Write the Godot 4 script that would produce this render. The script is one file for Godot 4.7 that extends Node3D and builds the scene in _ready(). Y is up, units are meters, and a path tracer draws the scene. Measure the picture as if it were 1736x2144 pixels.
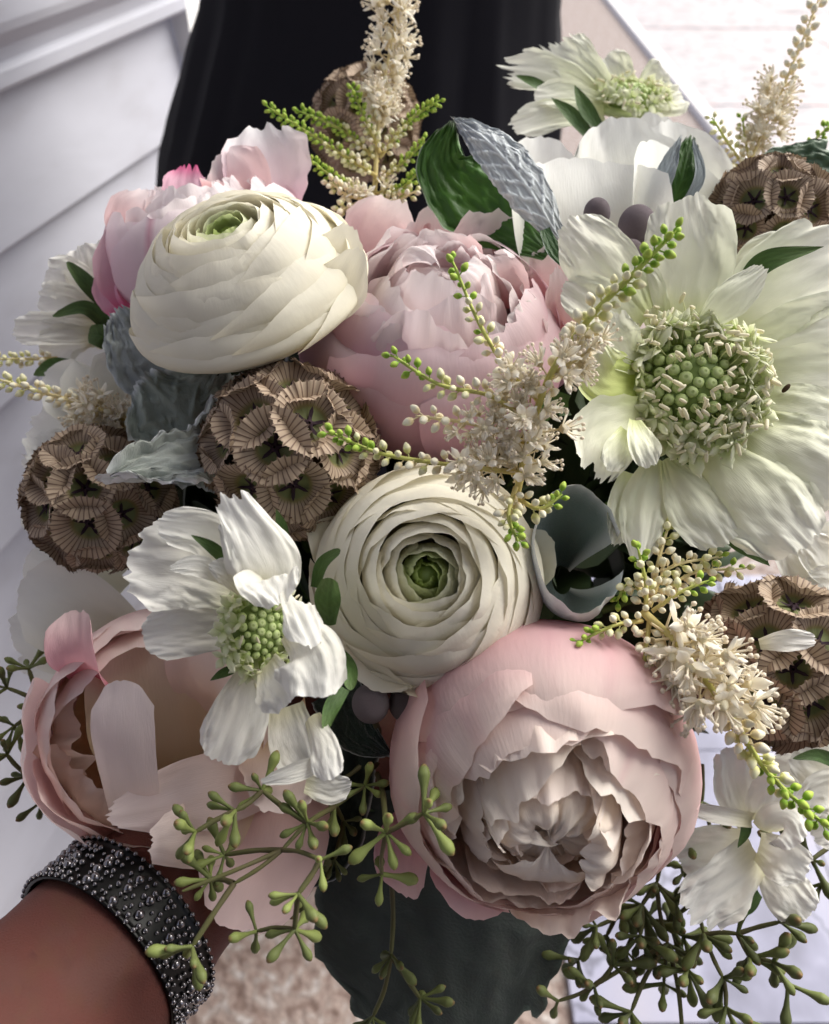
extends Node3D
# A hand-held bouquet of peonies, ranunculus, scabiosa, seed pods, astilbe and seeded eucalyptus, seen from above.
# px(x, y, d): a point at depth d metres in front of the lens, on the sight line through (x, y) of a 1736 x 2144 frame.
const FOC := 1741.0
var cam := Transform3D()
var noise := FastNoiseLite.new()
var rng := RandomNumberGenerator.new()
var M := {}
var shared := {}

func px(x: float, y: float, d: float) -> Vector3:
	return cam * Vector3((x - 868.0) / FOC * d, (1072.0 - y) / FOC * d, -d)

func dir(a: float, b: float, c: float) -> Vector3:      # right, up, towards the lens
	return (cam.basis * Vector3(a, b, c)).normalized()

func pt(p) -> Vector3:
	return px(p[0], p[1], p[2])

func k(r: int, g: int, b: int) -> Color:
	return Color8(r, g, b).srgb_to_linear()

func tone(c: Color, f: float) -> Color:
	return Color(c.r * f, c.g * f, c.b * f)

func rr(a: float, b: float) -> float:
	return rng.randf_range(a, b)

# ---------- nodes ----------
func thing(called: String, label: String, category: String, at: Vector3, group := "", basis := Basis()) -> Node3D:
	var o := Node3D.new()
	o.name = called
	o.transform = Transform3D(basis, at)
	add_child(o, true)
	o.set_meta("label", label)
	o.set_meta("category", category)
	if group:
		o.set_meta("group", group)
	return o

func part(par: Node, called: String, mesh: Mesh, mat: Material, xf := Transform3D()) -> MeshInstance3D:
	var o := MeshInstance3D.new()
	o.name = called
	o.mesh = mesh
	o.material_override = mat
	o.transform = xf
	par.add_child(o, true)
	return o

func solo(called: String, mesh: Mesh, mat: Material, kind := "structure", label := "") -> MeshInstance3D:
	var o := part(self, called, mesh, mat)
	o.set_meta("kind", kind)
	if label:
		o.set_meta("label", label)
	return o

func frame(y: Vector3, spin := 0.0) -> Basis:
	y = y.normalized()
	var h := Vector3.RIGHT if absf(y.x) < 0.9 else Vector3.FORWARD
	var x := h.cross(y).normalized()
	var z := x.cross(y).normalized()
	return Basis(x, y, z) * Basis(Vector3.UP, spin)

# ---------- materials ----------
func mat(called: String, rough: float, back := 0.0, o := {}) -> StandardMaterial3D:
	var m := StandardMaterial3D.new()
	m.resource_name = called
	m.vertex_color_use_as_albedo = true
	m.albedo_color = o.get("albedo", Color.WHITE)
	m.roughness = rough
	m.metallic = o.get("metal", 0.0)
	m.metallic_specular = o.get("spec", 0.35)
	m.cull_mode = BaseMaterial3D.CULL_DISABLED
	if back > 0.0:
		m.backlight_enabled = true
		m.backlight = Color(back, back, back)
	if o.has("relief"):
		m.heightmap_enabled = true
		m.heightmap_texture = o.relief
		m.heightmap_scale = o.get("depth", 0.02)
		m.uv1_scale = o.get("uv", Vector3.ONE)
		if o.has("tri"):
			m.uv1_triplanar = true
			m.uv1_world_triplanar = o.get("world", false)
	if o.has("rim"):
		m.rim_enabled = true
		m.rim = o.rim
		m.rim_tint = 0.3
	if o.has("sss"):
		m.subsurf_scatter_enabled = true
		m.subsurf_scatter_strength = o.sss
	M[called] = m
	return m

func cloud(freq: float, oct: int, sd: int, w := 512, h := 512, ramp = null) -> NoiseTexture2D:
	var t := NoiseTexture2D.new()
	var n := FastNoiseLite.new()
	n.noise_type = FastNoiseLite.TYPE_SIMPLEX_SMOOTH
	n.frequency = freq
	n.fractal_octaves = oct
	n.seed = sd
	t.noise = n
	t.width = w
	t.height = h
	t.seamless = true
	if ramp:
		t.color_ramp = ramp
	return t

func ramp(stops: Array) -> Gradient:
	var g := Gradient.new()
	var a := PackedFloat32Array()
	var c := PackedColorArray()
	for s in stops:
		a.append(s[0])
		c.append(s[1])
	g.offsets = a
	g.colors = c
	return g

# ---------- surfaces ----------
func mesh_of(P: PackedVector3Array, C: PackedColorArray, nu: int, nv: int, closed := false) -> ArrayMesh:
	var N := PackedVector3Array()
	var U := PackedVector2Array()
	var I := PackedInt32Array()
	N.resize(nu * nv)
	U.resize(nu * nv)
	for j in nv:
		var j0 := maxi(j - 1, 0)
		var j1 := mini(j + 1, nv - 1)
		for i in nu:
			var i0 := i - 1
			var i1 := i + 1
			if closed:
				i0 = nu - 2 if i == 0 else i0
				i1 = 1 if i == nu - 1 else i1
			else:
				i0 = maxi(i0, 0)
				i1 = mini(i1, nu - 1)
			var n := (P[j * nu + i1] - P[j * nu + i0]).cross(P[j1 * nu + i] - P[j0 * nu + i])
			N[j * nu + i] = n.normalized() if n.length_squared() > 1e-20 else Vector3.UP
			U[j * nu + i] = Vector2(float(i) / (nu - 1), float(j) / (nv - 1))
	for j in nv - 1:
		for i in nu - 1:
			var a := j * nu + i
			I.append_array([a, a + nu + 1, a + 1, a, a + nu, a + nu + 1])
	var arr := []
	arr.resize(Mesh.ARRAY_MAX)
	arr[Mesh.ARRAY_VERTEX] = P
	arr[Mesh.ARRAY_NORMAL] = N
	arr[Mesh.ARRAY_TEX_UV] = U
	arr[Mesh.ARRAY_COLOR] = C
	arr[Mesh.ARRAY_INDEX] = I
	var m := ArrayMesh.new()
	m.add_surface_from_arrays(Mesh.PRIMITIVE_TRIANGLES, arr)
	return m

func crom(p0, p1, p2, p3, t: float):
	var t2 := t * t
	return (p1 * 2.0 + (p2 - p0) * t + (p0 * 2.0 - p1 * 5.0 + p2 * 4.0 - p3) * t2 + (p1 * 3.0 - p0 - p2 * 3.0 + p3) * (t2 * t)) * 0.5

func spl(a: Array, t: float):
	var n := a.size()
	if n == 1:
		return a[0]
	var s := clampf(t, 0.0, 1.0) * (n - 1)
	var i := mini(int(s), n - 2)
	var p0 = a[i - 1] if i > 0 else a[0] * 2.0 - a[1]
	var p3 = a[i + 2] if i < n - 2 else a[n - 1] * 2.0 - a[n - 2]
	var r = crom(p0, a[i], a[i + 1], p3, s - i)
	if t > 1.0:
		r += (a[n - 1] - a[n - 2]) * ((t - 1.0) * (n - 1))
	return r

func shade3(o: Dictionary, v: float) -> Color:
	var c: Array = o.c
	if c.size() == 1:
		return c[0]
	var m: float = o.get("cm", 0.5)
	if v < m:
		return (c[0] as Color).lerp(c[1], smoothstep(0.0, 1.0, v / m))
	return (c[1] as Color).lerp(c[mini(2, c.size() - 1)], smoothstep(0.0, 1.0, (v - m) / (1.0 - m)))

# A petal or leaf along a spine of [x, y, depth] points with half-widths in frame units there.
# o: n facing, roll (radians, + curls edges towards n), drop/dp tip rounding, cren/cf toothed edge, ruf/rf/rv ruffles, vein/vf ridges, c colours, edge colour
func sheet(par: Node3D, called: String, pts: Array, wid: Array, o: Dictionary, m: Material) -> MeshInstance3D:
	var nu: int = o.get("nu", 15)
	var nv: int = o.get("nv", 17)
	var n0: Vector3 = o.get("n", dir(0, 0, 1))
	var sd: float = o.get("seed", rng.randi() % 1000)
	var roll: float = o.get("roll", 0.4)
	var drop: float = o.get("drop", 0.25)
	var dp: float = o.get("dp", 2.5)
	var cren: float = o.get("cren", 0.02)
	var cf: float = o.get("cf", 9.0)
	var ruf: float = o.get("ruf", 0.1)
	var rf: float = o.get("rf", 1.6)
	var rv: float = o.get("rv", 1.5)
	var vein: float = o.get("vein", 0.0)
	var vf: float = o.get("vf", 14.0)
	var fold: float = o.get("fold", 0.0)
	var curl: float = o.get("curl", 0.0)
	var mott: float = o.get("mott", 0.05)
	var lob: float = o.get("lobe", 0.0)
	var lf: float = o.get("lf", 5.0)
	var has_edge: bool = o.has("edge")
	var ec: Color = o.get("edge", Color.WHITE)
	var ew: float = o.get("ew", 0.1)
	var net: float = o.get("net", 0.0)
	var nn: float = o.get("nn", 8.0)
	var frill: float = o.get("frill", 0.0)
	var twist: float = o.get("twist", 0.0)
	var W3 := []
	var HW := []
	for p in pts:
		W3.append(pt(p))
	for i in wid.size():
		var f := float(i) / maxi(wid.size() - 1, 1) * (pts.size() - 1)
		var a := int(f)
		var b := mini(a + 1, pts.size() - 1)
		HW.append(float(wid[i]) * lerpf(pts[a][2], pts[b][2], f - a) / FOC)
	var K := 40
	var tc := []
	var ts := []
	var tn := []
	var tw := []
	var maxw := 0.0
	for i in K + 1:
		var t := float(i) / K * 1.2
		tc.append(spl(W3, t))
		tw.append(maxf(spl(HW, minf(t, 1.0)), 0.00005))
		maxw = maxf(maxw, tw[i])
	for i in K + 1:
		var T: Vector3 = (tc[mini(i + 1, K)] - tc[maxi(i - 1, 0)]).normalized()
		var S := T.cross(n0).normalized()
		if twist != 0.0:
			S = S.rotated(T, twist * float(i) / K)
		ts.append(S)
		tn.append(S.cross(T).normalized())
	var inv := par.global_transform.affine_inverse()
	var P := PackedVector3Array()
	var C := PackedColorArray()
	P.resize(nu * nv)
	C.resize(nu * nv)
	for j in nv:
		var v := float(j) / (nv - 1)
		for i in nu:
			var u := -1.0 + 2.0 * i / (nu - 1)
			var au := absf(u)
			var vv := v * (1.0 - drop * pow(au, dp) + cren * noise.get_noise_2d(u * cf * 30.0, sd * 7.0) * 2.2 + cren * 1.6 * noise.get_noise_2d(u * cf * 9.0, sd * 3.0))
			var s := clampf(vv / 1.2 * K, 0.0, K - 0.001)
			var q := int(s)
			var fr := s - q
			var c: Vector3 = (tc[q] as Vector3).lerp(tc[q + 1], fr)
			var S: Vector3 = (ts[q] as Vector3).lerp(ts[q + 1], fr)
			var Nn: Vector3 = (tn[q] as Vector3).lerp(tn[q + 1], fr)
			var w: float = lerpf(tw[q], tw[q + 1], fr)
			if lob > 0.0:
				w *= 1.0 + lob * (noise.get_noise_2d(vv * lf * 40.0, sd * 5.0 + signf(u) * 40.0) * 1.6 - 0.2)
			elif cren > 0.0:
				w *= 1.0 + cren * 2.0 * noise.get_noise_2d(vv * cf * 22.0, sd + signf(u) * 60.0)
			var x := u * w
			var z := 0.0
			if absf(roll) > 0.01:
				x = w * sin(u * roll) / absf(roll)
				z = w * (1.0 - cos(u * roll)) / roll
			z += fold * au * w
			z += curl * maxw * vv * vv * vv
			z += ruf * maxw * (0.15 + 0.85 * vv) * (0.3 + au) * noise.get_noise_2d(u * rf * 42.0 + sd * 11.0, vv * rv * 42.0) * 1.7
			var ridge := 0.0
			if net > 0.0:
				var wob := 0.35 * noise.get_noise_2d(u * 60.0 + sd, vv * 70.0)
				ridge = smoothstep(0.2, 0.0, absf(fposmod(vv * nn - au * 1.5 + wob + (0.5 if u > 0.0 else 0.0), 1.0) - 0.5))
				ridge = maxf(ridge, 0.8 * smoothstep(0.16, 0.0, absf(fposmod(au * 2.6 + vv * nn * 0.45 + wob * 2.0, 1.0) - 0.5)) * smoothstep(0.1, 0.4, au))
				ridge = maxf(ridge, smoothstep(0.1, 0.02, au))
				z += net * maxw * (ridge - 0.5)
			if frill > 0.0:
				z += frill * maxw * pow(vv, 4.0) * (noise.get_noise_2d(u * 190.0 + sd * 3.0, vv * 30.0) + 0.7 * noise.get_noise_2d(u * 420.0 + sd, 90.0))
			if vein > 0.0:
				z += vein * maxw * noise.get_noise_2d(u * vf * 10.0 + sd * 5.0, vv * 14.0) * smoothstep(0.0, 0.3, vv)
			P[j * nu + i] = inv * (c + S * x + Nn * z)
			var col := shade3(o, clampf(vv, 0.0, 1.0))
			col = tone(col, 1.0 + mott * noise.get_noise_2d(u * 90.0 + sd, vv * 60.0))
			if net > 0.0:
				col = tone(col, 1.0 + (ridge - 0.4) * float(o.get("netc", 0.3)))
			if has_edge:
				var e := maxf(smoothstep(1.0 - ew, 1.0, au), smoothstep(1.0 - ew, 1.0, v))
				col = col.lerp(ec, e)
			C[j * nu + i] = col
	return part(par, called, mesh_of(P, C, nu, nv), m)

# A petal of a cup-shaped bloom, in the bloom's own axes (y along its axis): prof is a bezier of (radius, height) from base to lip.
func cup(par: Node3D, called: String, th: float, W: float, prof: Array, o: Dictionary, m: Material) -> MeshInstance3D:
	var nu: int = o.get("nu", 15)
	var nv: int = o.get("nv", 13)
	var sd: float = o.get("seed", rng.randi() % 1000)
	var drop: float = o.get("drop", 0.25)
	var dp: float = o.get("dp", 2.4)
	var cren: float = o.get("cren", 0.03)
	var cf: float = o.get("cf", 3.0)
	var ruf: float = o.get("ruf", 0.04)
	var rf: float = o.get("rf", 2.0)
	var spiral: float = o.get("spiral", 0.0)
	var flat: float = o.get("flat", 0.0)
	var base_w: float = o.get("bw", 0.35)
	var R: float = prof[1].x
	var mott: float = o.get("mott", 0.04)
	var streak: float = o.get("streak", 0.0)
	var sc: Color = o.get("sc", Color(0.6, 0.05, 0.2))
	var has_edge: bool = o.has("edge")
	var ec: Color = o.get("edge", Color.WHITE)
	var P := PackedVector3Array()
	var C := PackedColorArray()
	P.resize(nu * nv)
	C.resize(nu * nv)
	for j in nv:
		var v := float(j) / (nv - 1)
		for i in nu:
			var u := -1.0 + 2.0 * i / (nu - 1)
			var au := absf(u)
			var t := v * (1.0 - drop * pow(au, dp) + cren * (noise.get_noise_2d(u * cf * 34.0, sd * 7.0) * 1.8 + 0.5 * noise.get_noise_2d(u * cf * 90.0, sd * 3.0)))
			t = clampf(t, 0.0, 1.25)
			var q := 1.0 - t
			var b: Vector2 = prof[0] * (q * q * q) + prof[1] * (3.0 * q * q * t) + prof[2] * (3.0 * q * t * t) + prof[3] * (t * t * t)
			var wv := base_w + (1.0 - base_w) * sin(minf(t * 1.35, 1.0) * PI * 0.5)
			var a := th + W * u * wv
			var r := b.x + spiral * R * u * t
			r += flat * R * (1.0 - cos(W * u)) * t
			r += ruf * R * t * t * (0.3 + au) * noise.get_noise_2d(u * rf * 50.0 + sd * 13.0, t * 60.0) * 2.0
			var y := b.y + ruf * 0.6 * R * t * t * noise.get_noise_2d(u * rf * 55.0 + sd * 5.0, 200.0 + t * 40.0) * 2.0
			P[j * nu + i] = Vector3(r * cos(a), y, r * sin(a))
			var tt := clampf(t, 0.0, 1.0)
			var col := shade3(o, tt)
			col = tone(col, 1.0 + mott * noise.get_noise_2d(u * 120.0 + sd, t * 50.0))
			if streak > 0.0:
				var s := noise.get_noise_2d(u * 160.0 + sd * 3.0, t * 12.0)
				col = col.lerp(sc, clampf((s - 0.25) * 3.0, 0.0, 1.0) * streak)
			if has_edge:
				col = col.lerp(ec, smoothstep(0.86, 1.0, maxf(au, v)) * 0.8)
			C[j * nu + i] = col
	return part(par, called, mesh_of(P, C, nu, nv), m)

func tube_mesh(pts: Array, r0: float, r1: float, c0: Color, c1: Color, seg := 7, per := 5, wob := 0.0) -> ArrayMesh:
	var n := (pts.size() - 1) * per + 1
	var P := PackedVector3Array()
	var C := PackedColorArray()
	var side := Vector3.ZERO
	for j in n:
		var t := float(j) / (n - 1)
		var c: Vector3 = spl(pts, t)
		var T: Vector3 = (spl(pts, minf(t + 0.01, 1.0)) - spl(pts, maxf(t - 0.01, 0.0))).normalized()
		if side == Vector3.ZERO:
			side = T.cross(Vector3.UP if absf(T.y) < 0.9 else Vector3.RIGHT).normalized()
		side = (side - T * side.dot(T)).normalized()
		var up := T.cross(side)
		var r := lerpf(r0, r1, t)
		if wob > 0.0:
			r *= 1.0 + wob * noise.get_noise_2d(j * 17.0, pts.size() * 31.0)
		if j == n - 1:
			r *= 0.55
		for i in seg + 1:
			var a := TAU * i / seg
			P.append(c + (side * cos(a) + up * sin(a)) * r)
			C.append(c0.lerp(c1, t))
	return mesh_of(P, C, seg + 1, n, true)

func tube(par: Node3D, called: String, pts: Array, r0: float, r1: float, c0: Color, c1: Color, m: Material, seg := 7) -> MeshInstance3D:
	var inv := par.global_transform.affine_inverse()
	var L := []
	for p in pts:
		L.append(inv * (p as Vector3))
	return part(par, called, tube_mesh(L, r0, r1, c0, c1, seg, 5, 0.25), m)

# profile of (radius, height) turned about y
func lathe(prof: Array, cols: Array, seg := 10, squash := 0.0, sd := 0) -> ArrayMesh:
	var P := PackedVector3Array()
	var C := PackedColorArray()
	var nv := prof.size()
	for j in nv:
		var p: Vector2 = prof[j]
		var c: Color = cols[mini(j, cols.size() - 1)]
		for i in seg + 1:
			var a := -TAU * (i % seg) / seg
			var r := p.x * (1.0 + squash * noise.get_noise_2d(cos(a) * 50.0 + sd * 9.0, sin(a) * 50.0 + p.y * 60.0))
			P.append(Vector3(r * cos(a), p.y, r * sin(a)))
			C.append(c)
	return mesh_of(P, C, seg + 1, nv, true)

# ---------- kinds of bloom ----------
# Ranunculus: many thin overlapping cups whose lips climb out of a green heart to a crest and fall away outside it.
func ranunculus(par: Node3D, R: float, o := {}) -> void:
	var layers: int = o.get("layers", 12)
	var crest: float = o.get("crest", 0.4)
	var deep: float = o.get("deep", 0.2)
	var top: float = o.get("top", 0.6)
	var rim: float = o.get("rim", 0.0)
	var green := k(176, 196, 122)
	for i in layers:
		var t := float(i) / (layers - 1)
		var rl := R * (0.10 + 0.88 * pow(t, 0.9))
		var yl: float
		if t < crest:
			yl = R * lerpf(deep, top, sin(t / crest * PI * 0.5))
		else:
			yl = R * lerpf(top, rim, pow((t - crest) / (1.0 - crest), o.get("fall", 1.5)))
		var n: int = 3 if t < 0.3 else o.get("n", 4)
		var tilt := R * lerpf(0.05, 0.24, smoothstep(0.0, 0.5, t))
		if t > 0.95:
			tilt = 0.05 * R
		var inn := lerpf(0.72, 1.0, smoothstep(0.0, crest, t))
		for q in n:
			var th := TAU * (q + 0.39 * i + rr(-0.1, 0.1)) / n
			var jy := rr(-0.035, 0.035) * R
			var jr := rr(0.96, 1.04)
			var prof := [Vector2(0.1 * R * (0.3 + t), -0.62 * R), Vector2(rl * 1.08 + 0.2 * R, -0.62 * R), Vector2(rl + tilt * 1.5, yl - 0.24 * R + jy), Vector2(rl * jr * inn, yl + jy)]
			var g := smoothstep(o.get("green", 0.3), 0.0, t)
			var lip := k(248, 244, 230).lerp(k(196, 212, 140), g)
			var low := k(240, 231, 196).lerp(green, g)
			cup(par, "petal", th, rr(3.9, 4.7) / n if t > 0.3 else 1.35, prof, {"c": [low, low.lerp(lip, 0.6), lip], "cm": 0.5, "drop": rr(0.6, 1.0) * float(o.get("arc", 0.3)) if t > 0.3 else 0.1, "dp": rr(2.3, 3.0), "cren": 0.01, "cf": 1.0, "ruf": lerpf(0.07, 0.04, t), "rf": 1.0, "spiral": rr(0.04, 0.07), "bw": 0.6, "nu": 31, "nv": 15, "mott": 0.04}, M.ivory)
	var hb := lathe([Vector2(0.0, 0.0), Vector2(0.10, 0.02), Vector2(0.13, 0.1), Vector2(0.08, 0.2), Vector2(0.0, 0.23)], [k(158, 176, 104)], 9)
	part(par, "heart", hb, M.leaf, Transform3D(Basis().scaled(Vector3.ONE * R), Vector3(0, (deep - 0.3) * R, 0)))

# Peony: outer guard cups, then rings of ruffled petals that lean in over the heart.
func peony(par: Node3D, R: float, o := {}) -> void:
	var guard: Array = o.get("guard", [k(226, 160, 176), k(232, 186, 196), k(240, 216, 216)])
	var inner: Array = o.get("inner", [k(226, 190, 160), k(238, 220, 205), k(242, 230, 222)])
	var close: float = o.get("close", 0.8)       # lip radius of the guard cup
	var high: float = o.get("high", 0.55)
	var hi_in: float = o.get("hi_in", 0.5)
	var rings: int = o.get("rings", 4)
	var st: float = o.get("streak", 0.0)
	var spin: float = o.get("spin", 0.0)
	var steps: float = o.get("steps", 0.0)
	var gl: int = o.get("gl", 2)
	for g in gl:
		var n := 4
		for q in n:
			var th := spin + TAU * (q + 0.5 * g) / n + rr(-0.15, 0.15)
			var s := 1.0 - 0.06 * g
			var cl := close * rr(0.92, 1.06) - 0.07 * g
			var prof := [Vector2(0.1 * R, -0.86 * R), Vector2(1.16 * R * s, -0.84 * R), Vector2(1.22 * R * s, 0.28 * R * (high / 0.55)), Vector2(cl * R, high * R * rr(0.92, 1.1) - steps * R * (gl - 1 - g))]
			cup(par, "guard_petal", th, 1.05, prof, {"c": guard, "cm": 0.6, "drop": 0.2, "dp": 2.4, "cren": o.get("gcren", 0.04), "cf": o.get("gcf", 1.3), "ruf": o.get("gruf", 0.035), "rf": 1.0, "spiral": 0.05, "bw": 0.55, "nu": 29, "nv": 21, "mott": 0.05, "streak": st, "sc": o.get("sc", Color(0.6, 0.05, 0.2))}, M.petal)
	for i in rings:
		var t := 1.0 - float(i) / rings      # 1 outer .. 0 heart
		var n := int(lerpf(4.0, 6.0, t))
		var rl := R * lerpf(0.08, close * 0.9, t)
		var yl := R * (hi_in + 0.12 * sin(t * PI) - 0.06 * (1.0 - t))
		for q in n:
			var th := TAU * (q + 0.43 * i) / n + rr(-0.25, 0.25)
			var j := rr(0.9, 1.12)
			var prof := [Vector2(0.06 * R, -0.7 * R), Vector2(rl * 1.15 + 0.16 * R, -0.6 * R), Vector2(rl * 1.12 + 0.12 * R, yl * 0.5), Vector2(rl * rr(0.62, 0.98), yl * j)]
			var kk := rr(0.0, 1.0)
			var c2: Color = (inner[2] as Color).lerp(guard[1], 0.2 * kk)
			cup(par, "petal", th, rr(0.65, 1.0) * lerpf(1.3, 0.85, t), prof, {"c": [inner[0], (inner[1] as Color).lerp(inner[0], rr(0, 0.3)), c2], "cm": 0.55, "drop": rr(0.12, 0.28), "cren": rr(0.015, 0.04), "cf": rr(1.0, 1.8), "ruf": rr(0.08, 0.14), "rf": rr(0.8, 1.6), "spiral": rr(-0.1, 0.14), "bw": 0.35, "nu": 27, "nv": 17, "mott": 0.03}, M.petal)

# Broad petals that fold right over a peony's heart.
func folded_heart(t: Node3D, R: float, cols: Array, n := 6, y := 0.5) -> void:
	for q in n:
		var th := TAU * (q * 0.382) + rr(-0.4, 0.4)
		var h := y * (0.72 + 0.4 * float(q) / n)
		var prof := [Vector2(rr(0.35, 0.55) * R, -0.3 * R), Vector2(rr(0.45, 0.62) * R, h * 0.6 * R), Vector2(rr(0.25, 0.4) * R, h * 1.1 * R), Vector2(lerpf(-0.32, 0.22, float(q) / n) * R + rr(-0.05, 0.05) * R, h * rr(0.7, 1.0) * R)]
		cup(t, "petal", th, rr(0.7, 1.0), prof, {"c": cols, "cm": 0.5, "drop": rr(0.15, 0.3), "cren": rr(0.02, 0.05), "cf": rr(1.2, 2.0), "ruf": rr(0.08, 0.2), "rf": rr(0.8, 1.5), "spiral": rr(-0.2, 0.2), "bw": 0.8, "nu": 25, "nv": 19}, M.petal)

# Paper seed pod: a ball of shallow ribbed papery cups, each with a dark five-point star over a green floor.
func pod_meshes() -> void:
	for variant in 3:
		var seg := 180
		var prof := [Vector2(0.0, -0.34), Vector2(0.24, -0.34), Vector2(0.42, -0.32), Vector2(0.50, -0.27), Vector2(0.59, -0.18), Vector2(0.71, -0.08), Vector2(0.86, 0.0), Vector2(1.02, 0.05), Vector2(1.1, 0.05)]
		var P := PackedVector3Array()
		var C := PackedColorArray()
		for j in prof.size():
			for i in seg + 1:
				var ii := i % seg
				var a := -TAU * ii / seg
				var rib := ii % 5 == 0
				var p: Vector2 = prof[j]
				var wav := noise.get_noise_2d(cos(a) * 60.0 + variant * 100.0, sin(a) * 60.0)
				var r := p.x * (1.0 + 0.06 * wav * p.x)
				var y := p.y + 0.11 * noise.get_noise_2d(cos(a) * 75.0 + variant * 50.0, sin(a) * 75.0 + 300.0) * p.x * p.x
				if j > 4:
					y += 0.010 if rib else 0.0
				if j == 8:
					r += 0.05 if rib else -0.05 + 0.05 * noise.get_noise_2d(ii * 31.0, variant * 70.0)
				P.append(Vector3(r * cos(a), y, r * sin(a)))
				var paper := k(190, 170, 148).lerp(k(158, 138, 118), 0.5 + 0.5 * noise.get_noise_2d(a * 60.0, j * 20.0 + variant * 90.0))
				var c := k(118, 124, 80) if j < 3 else (k(140, 130, 86) if j == 3 else (k(88, 66, 54) if rib else paper))
				C.append(c)
		shared["pod_cup_%d" % variant] = mesh_of(P, C, seg + 1, prof.size(), true)
	var sp := PackedVector3Array()
	var scol := PackedColorArray()
	for j in 4:
		for i in 41:
			var a := -TAU * (i % 40) / 40.0
			var spike := pow(absf(cos(a * 2.5)), 6.0)
			var r: float = [0.0, 0.07, 0.12 + 0.12 * spike, 0.13 + 0.33 * spike][j]
			var y: float = [0.1, 0.09, 0.03, 0.0 + 0.16 * spike][j]
			sp.append(Vector3(r * cos(a), y, r * sin(a)))
			scol.append(k(52, 34, 44).lerp(k(96, 70, 70), 0.4 if j == 0 else 0.0))
	shared.star = mesh_of(sp, scol, 41, 4, true)

func seed_pod(label: String, at: Vector3, R: float, face: Vector3, n := 31, grp := "papery brown seed pods") -> Node3D:
	var t := thing("seed_pod", label, "seed pod", at, grp, frame(face, rr(0, 6)))
	part(t, "core", shared.core, M.husk, Transform3D(Basis().scaled(Vector3.ONE * R * 0.7), Vector3.ZERO))
	for i in n:
		var y := 1.0 - 1.85 * (i + 0.35) / n
		var a := i * 2.39996
		var d := Vector3(sqrt(maxf(0.0, 1.0 - y * y)) * cos(a), y, sqrt(maxf(0.0, 1.0 - y * y)) * sin(a)).normalized()
		d = (d + Vector3(rr(-1, 1), rr(-1, 1), rr(-1, 1)) * 0.04).normalized()
		var s := R * rr(0.36, 0.42)
		var b := frame(d, rr(0, 6))
		var c := part(t, "papery_cup", shared["pod_cup_%d" % (i % 3)], M.paper, Transform3D(b.scaled_local(Vector3(s, s, s)), d * R * rr(0.88, 0.94)))
		if y > -0.35:
			part(c, "star", shared.star, M.husk, Transform3D(Basis(Vector3.UP, rr(0, 6)), Vector3(0, -0.32, 0)))
	return t

# ---------- small shared pieces ----------
func joined(list: Array) -> ArrayMesh:               # [mesh, transform] pairs as one mesh
	var st := SurfaceTool.new()
	for e in list:
		st.append_from(e[0], 0, e[1])
	return st.commit()

func little_petal(L: float, w: float, bend: float, c0: Color, c1: Color, nu := 4, nv := 5) -> ArrayMesh:
	var P := PackedVector3Array()
	var C := PackedColorArray()
	for j in nv:
		var v := float(j) / (nv - 1)
		for i in nu:
			var u := -1.0 + 2.0 * i / (nu - 1)
			var ww := w * (0.25 + 0.75 * sin(minf(v * 1.25, 1.0) * PI * 0.5)) * (1.0 - 0.75 * pow(v, 6.0))
			P.append(Vector3(u * ww, v * L * (1.0 - 0.18 * u * u), bend * v * v * L + 0.3 * ww * u * u))
			C.append(c0.lerp(c1, v))
	return mesh_of(P, C, nu, nv)

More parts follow.
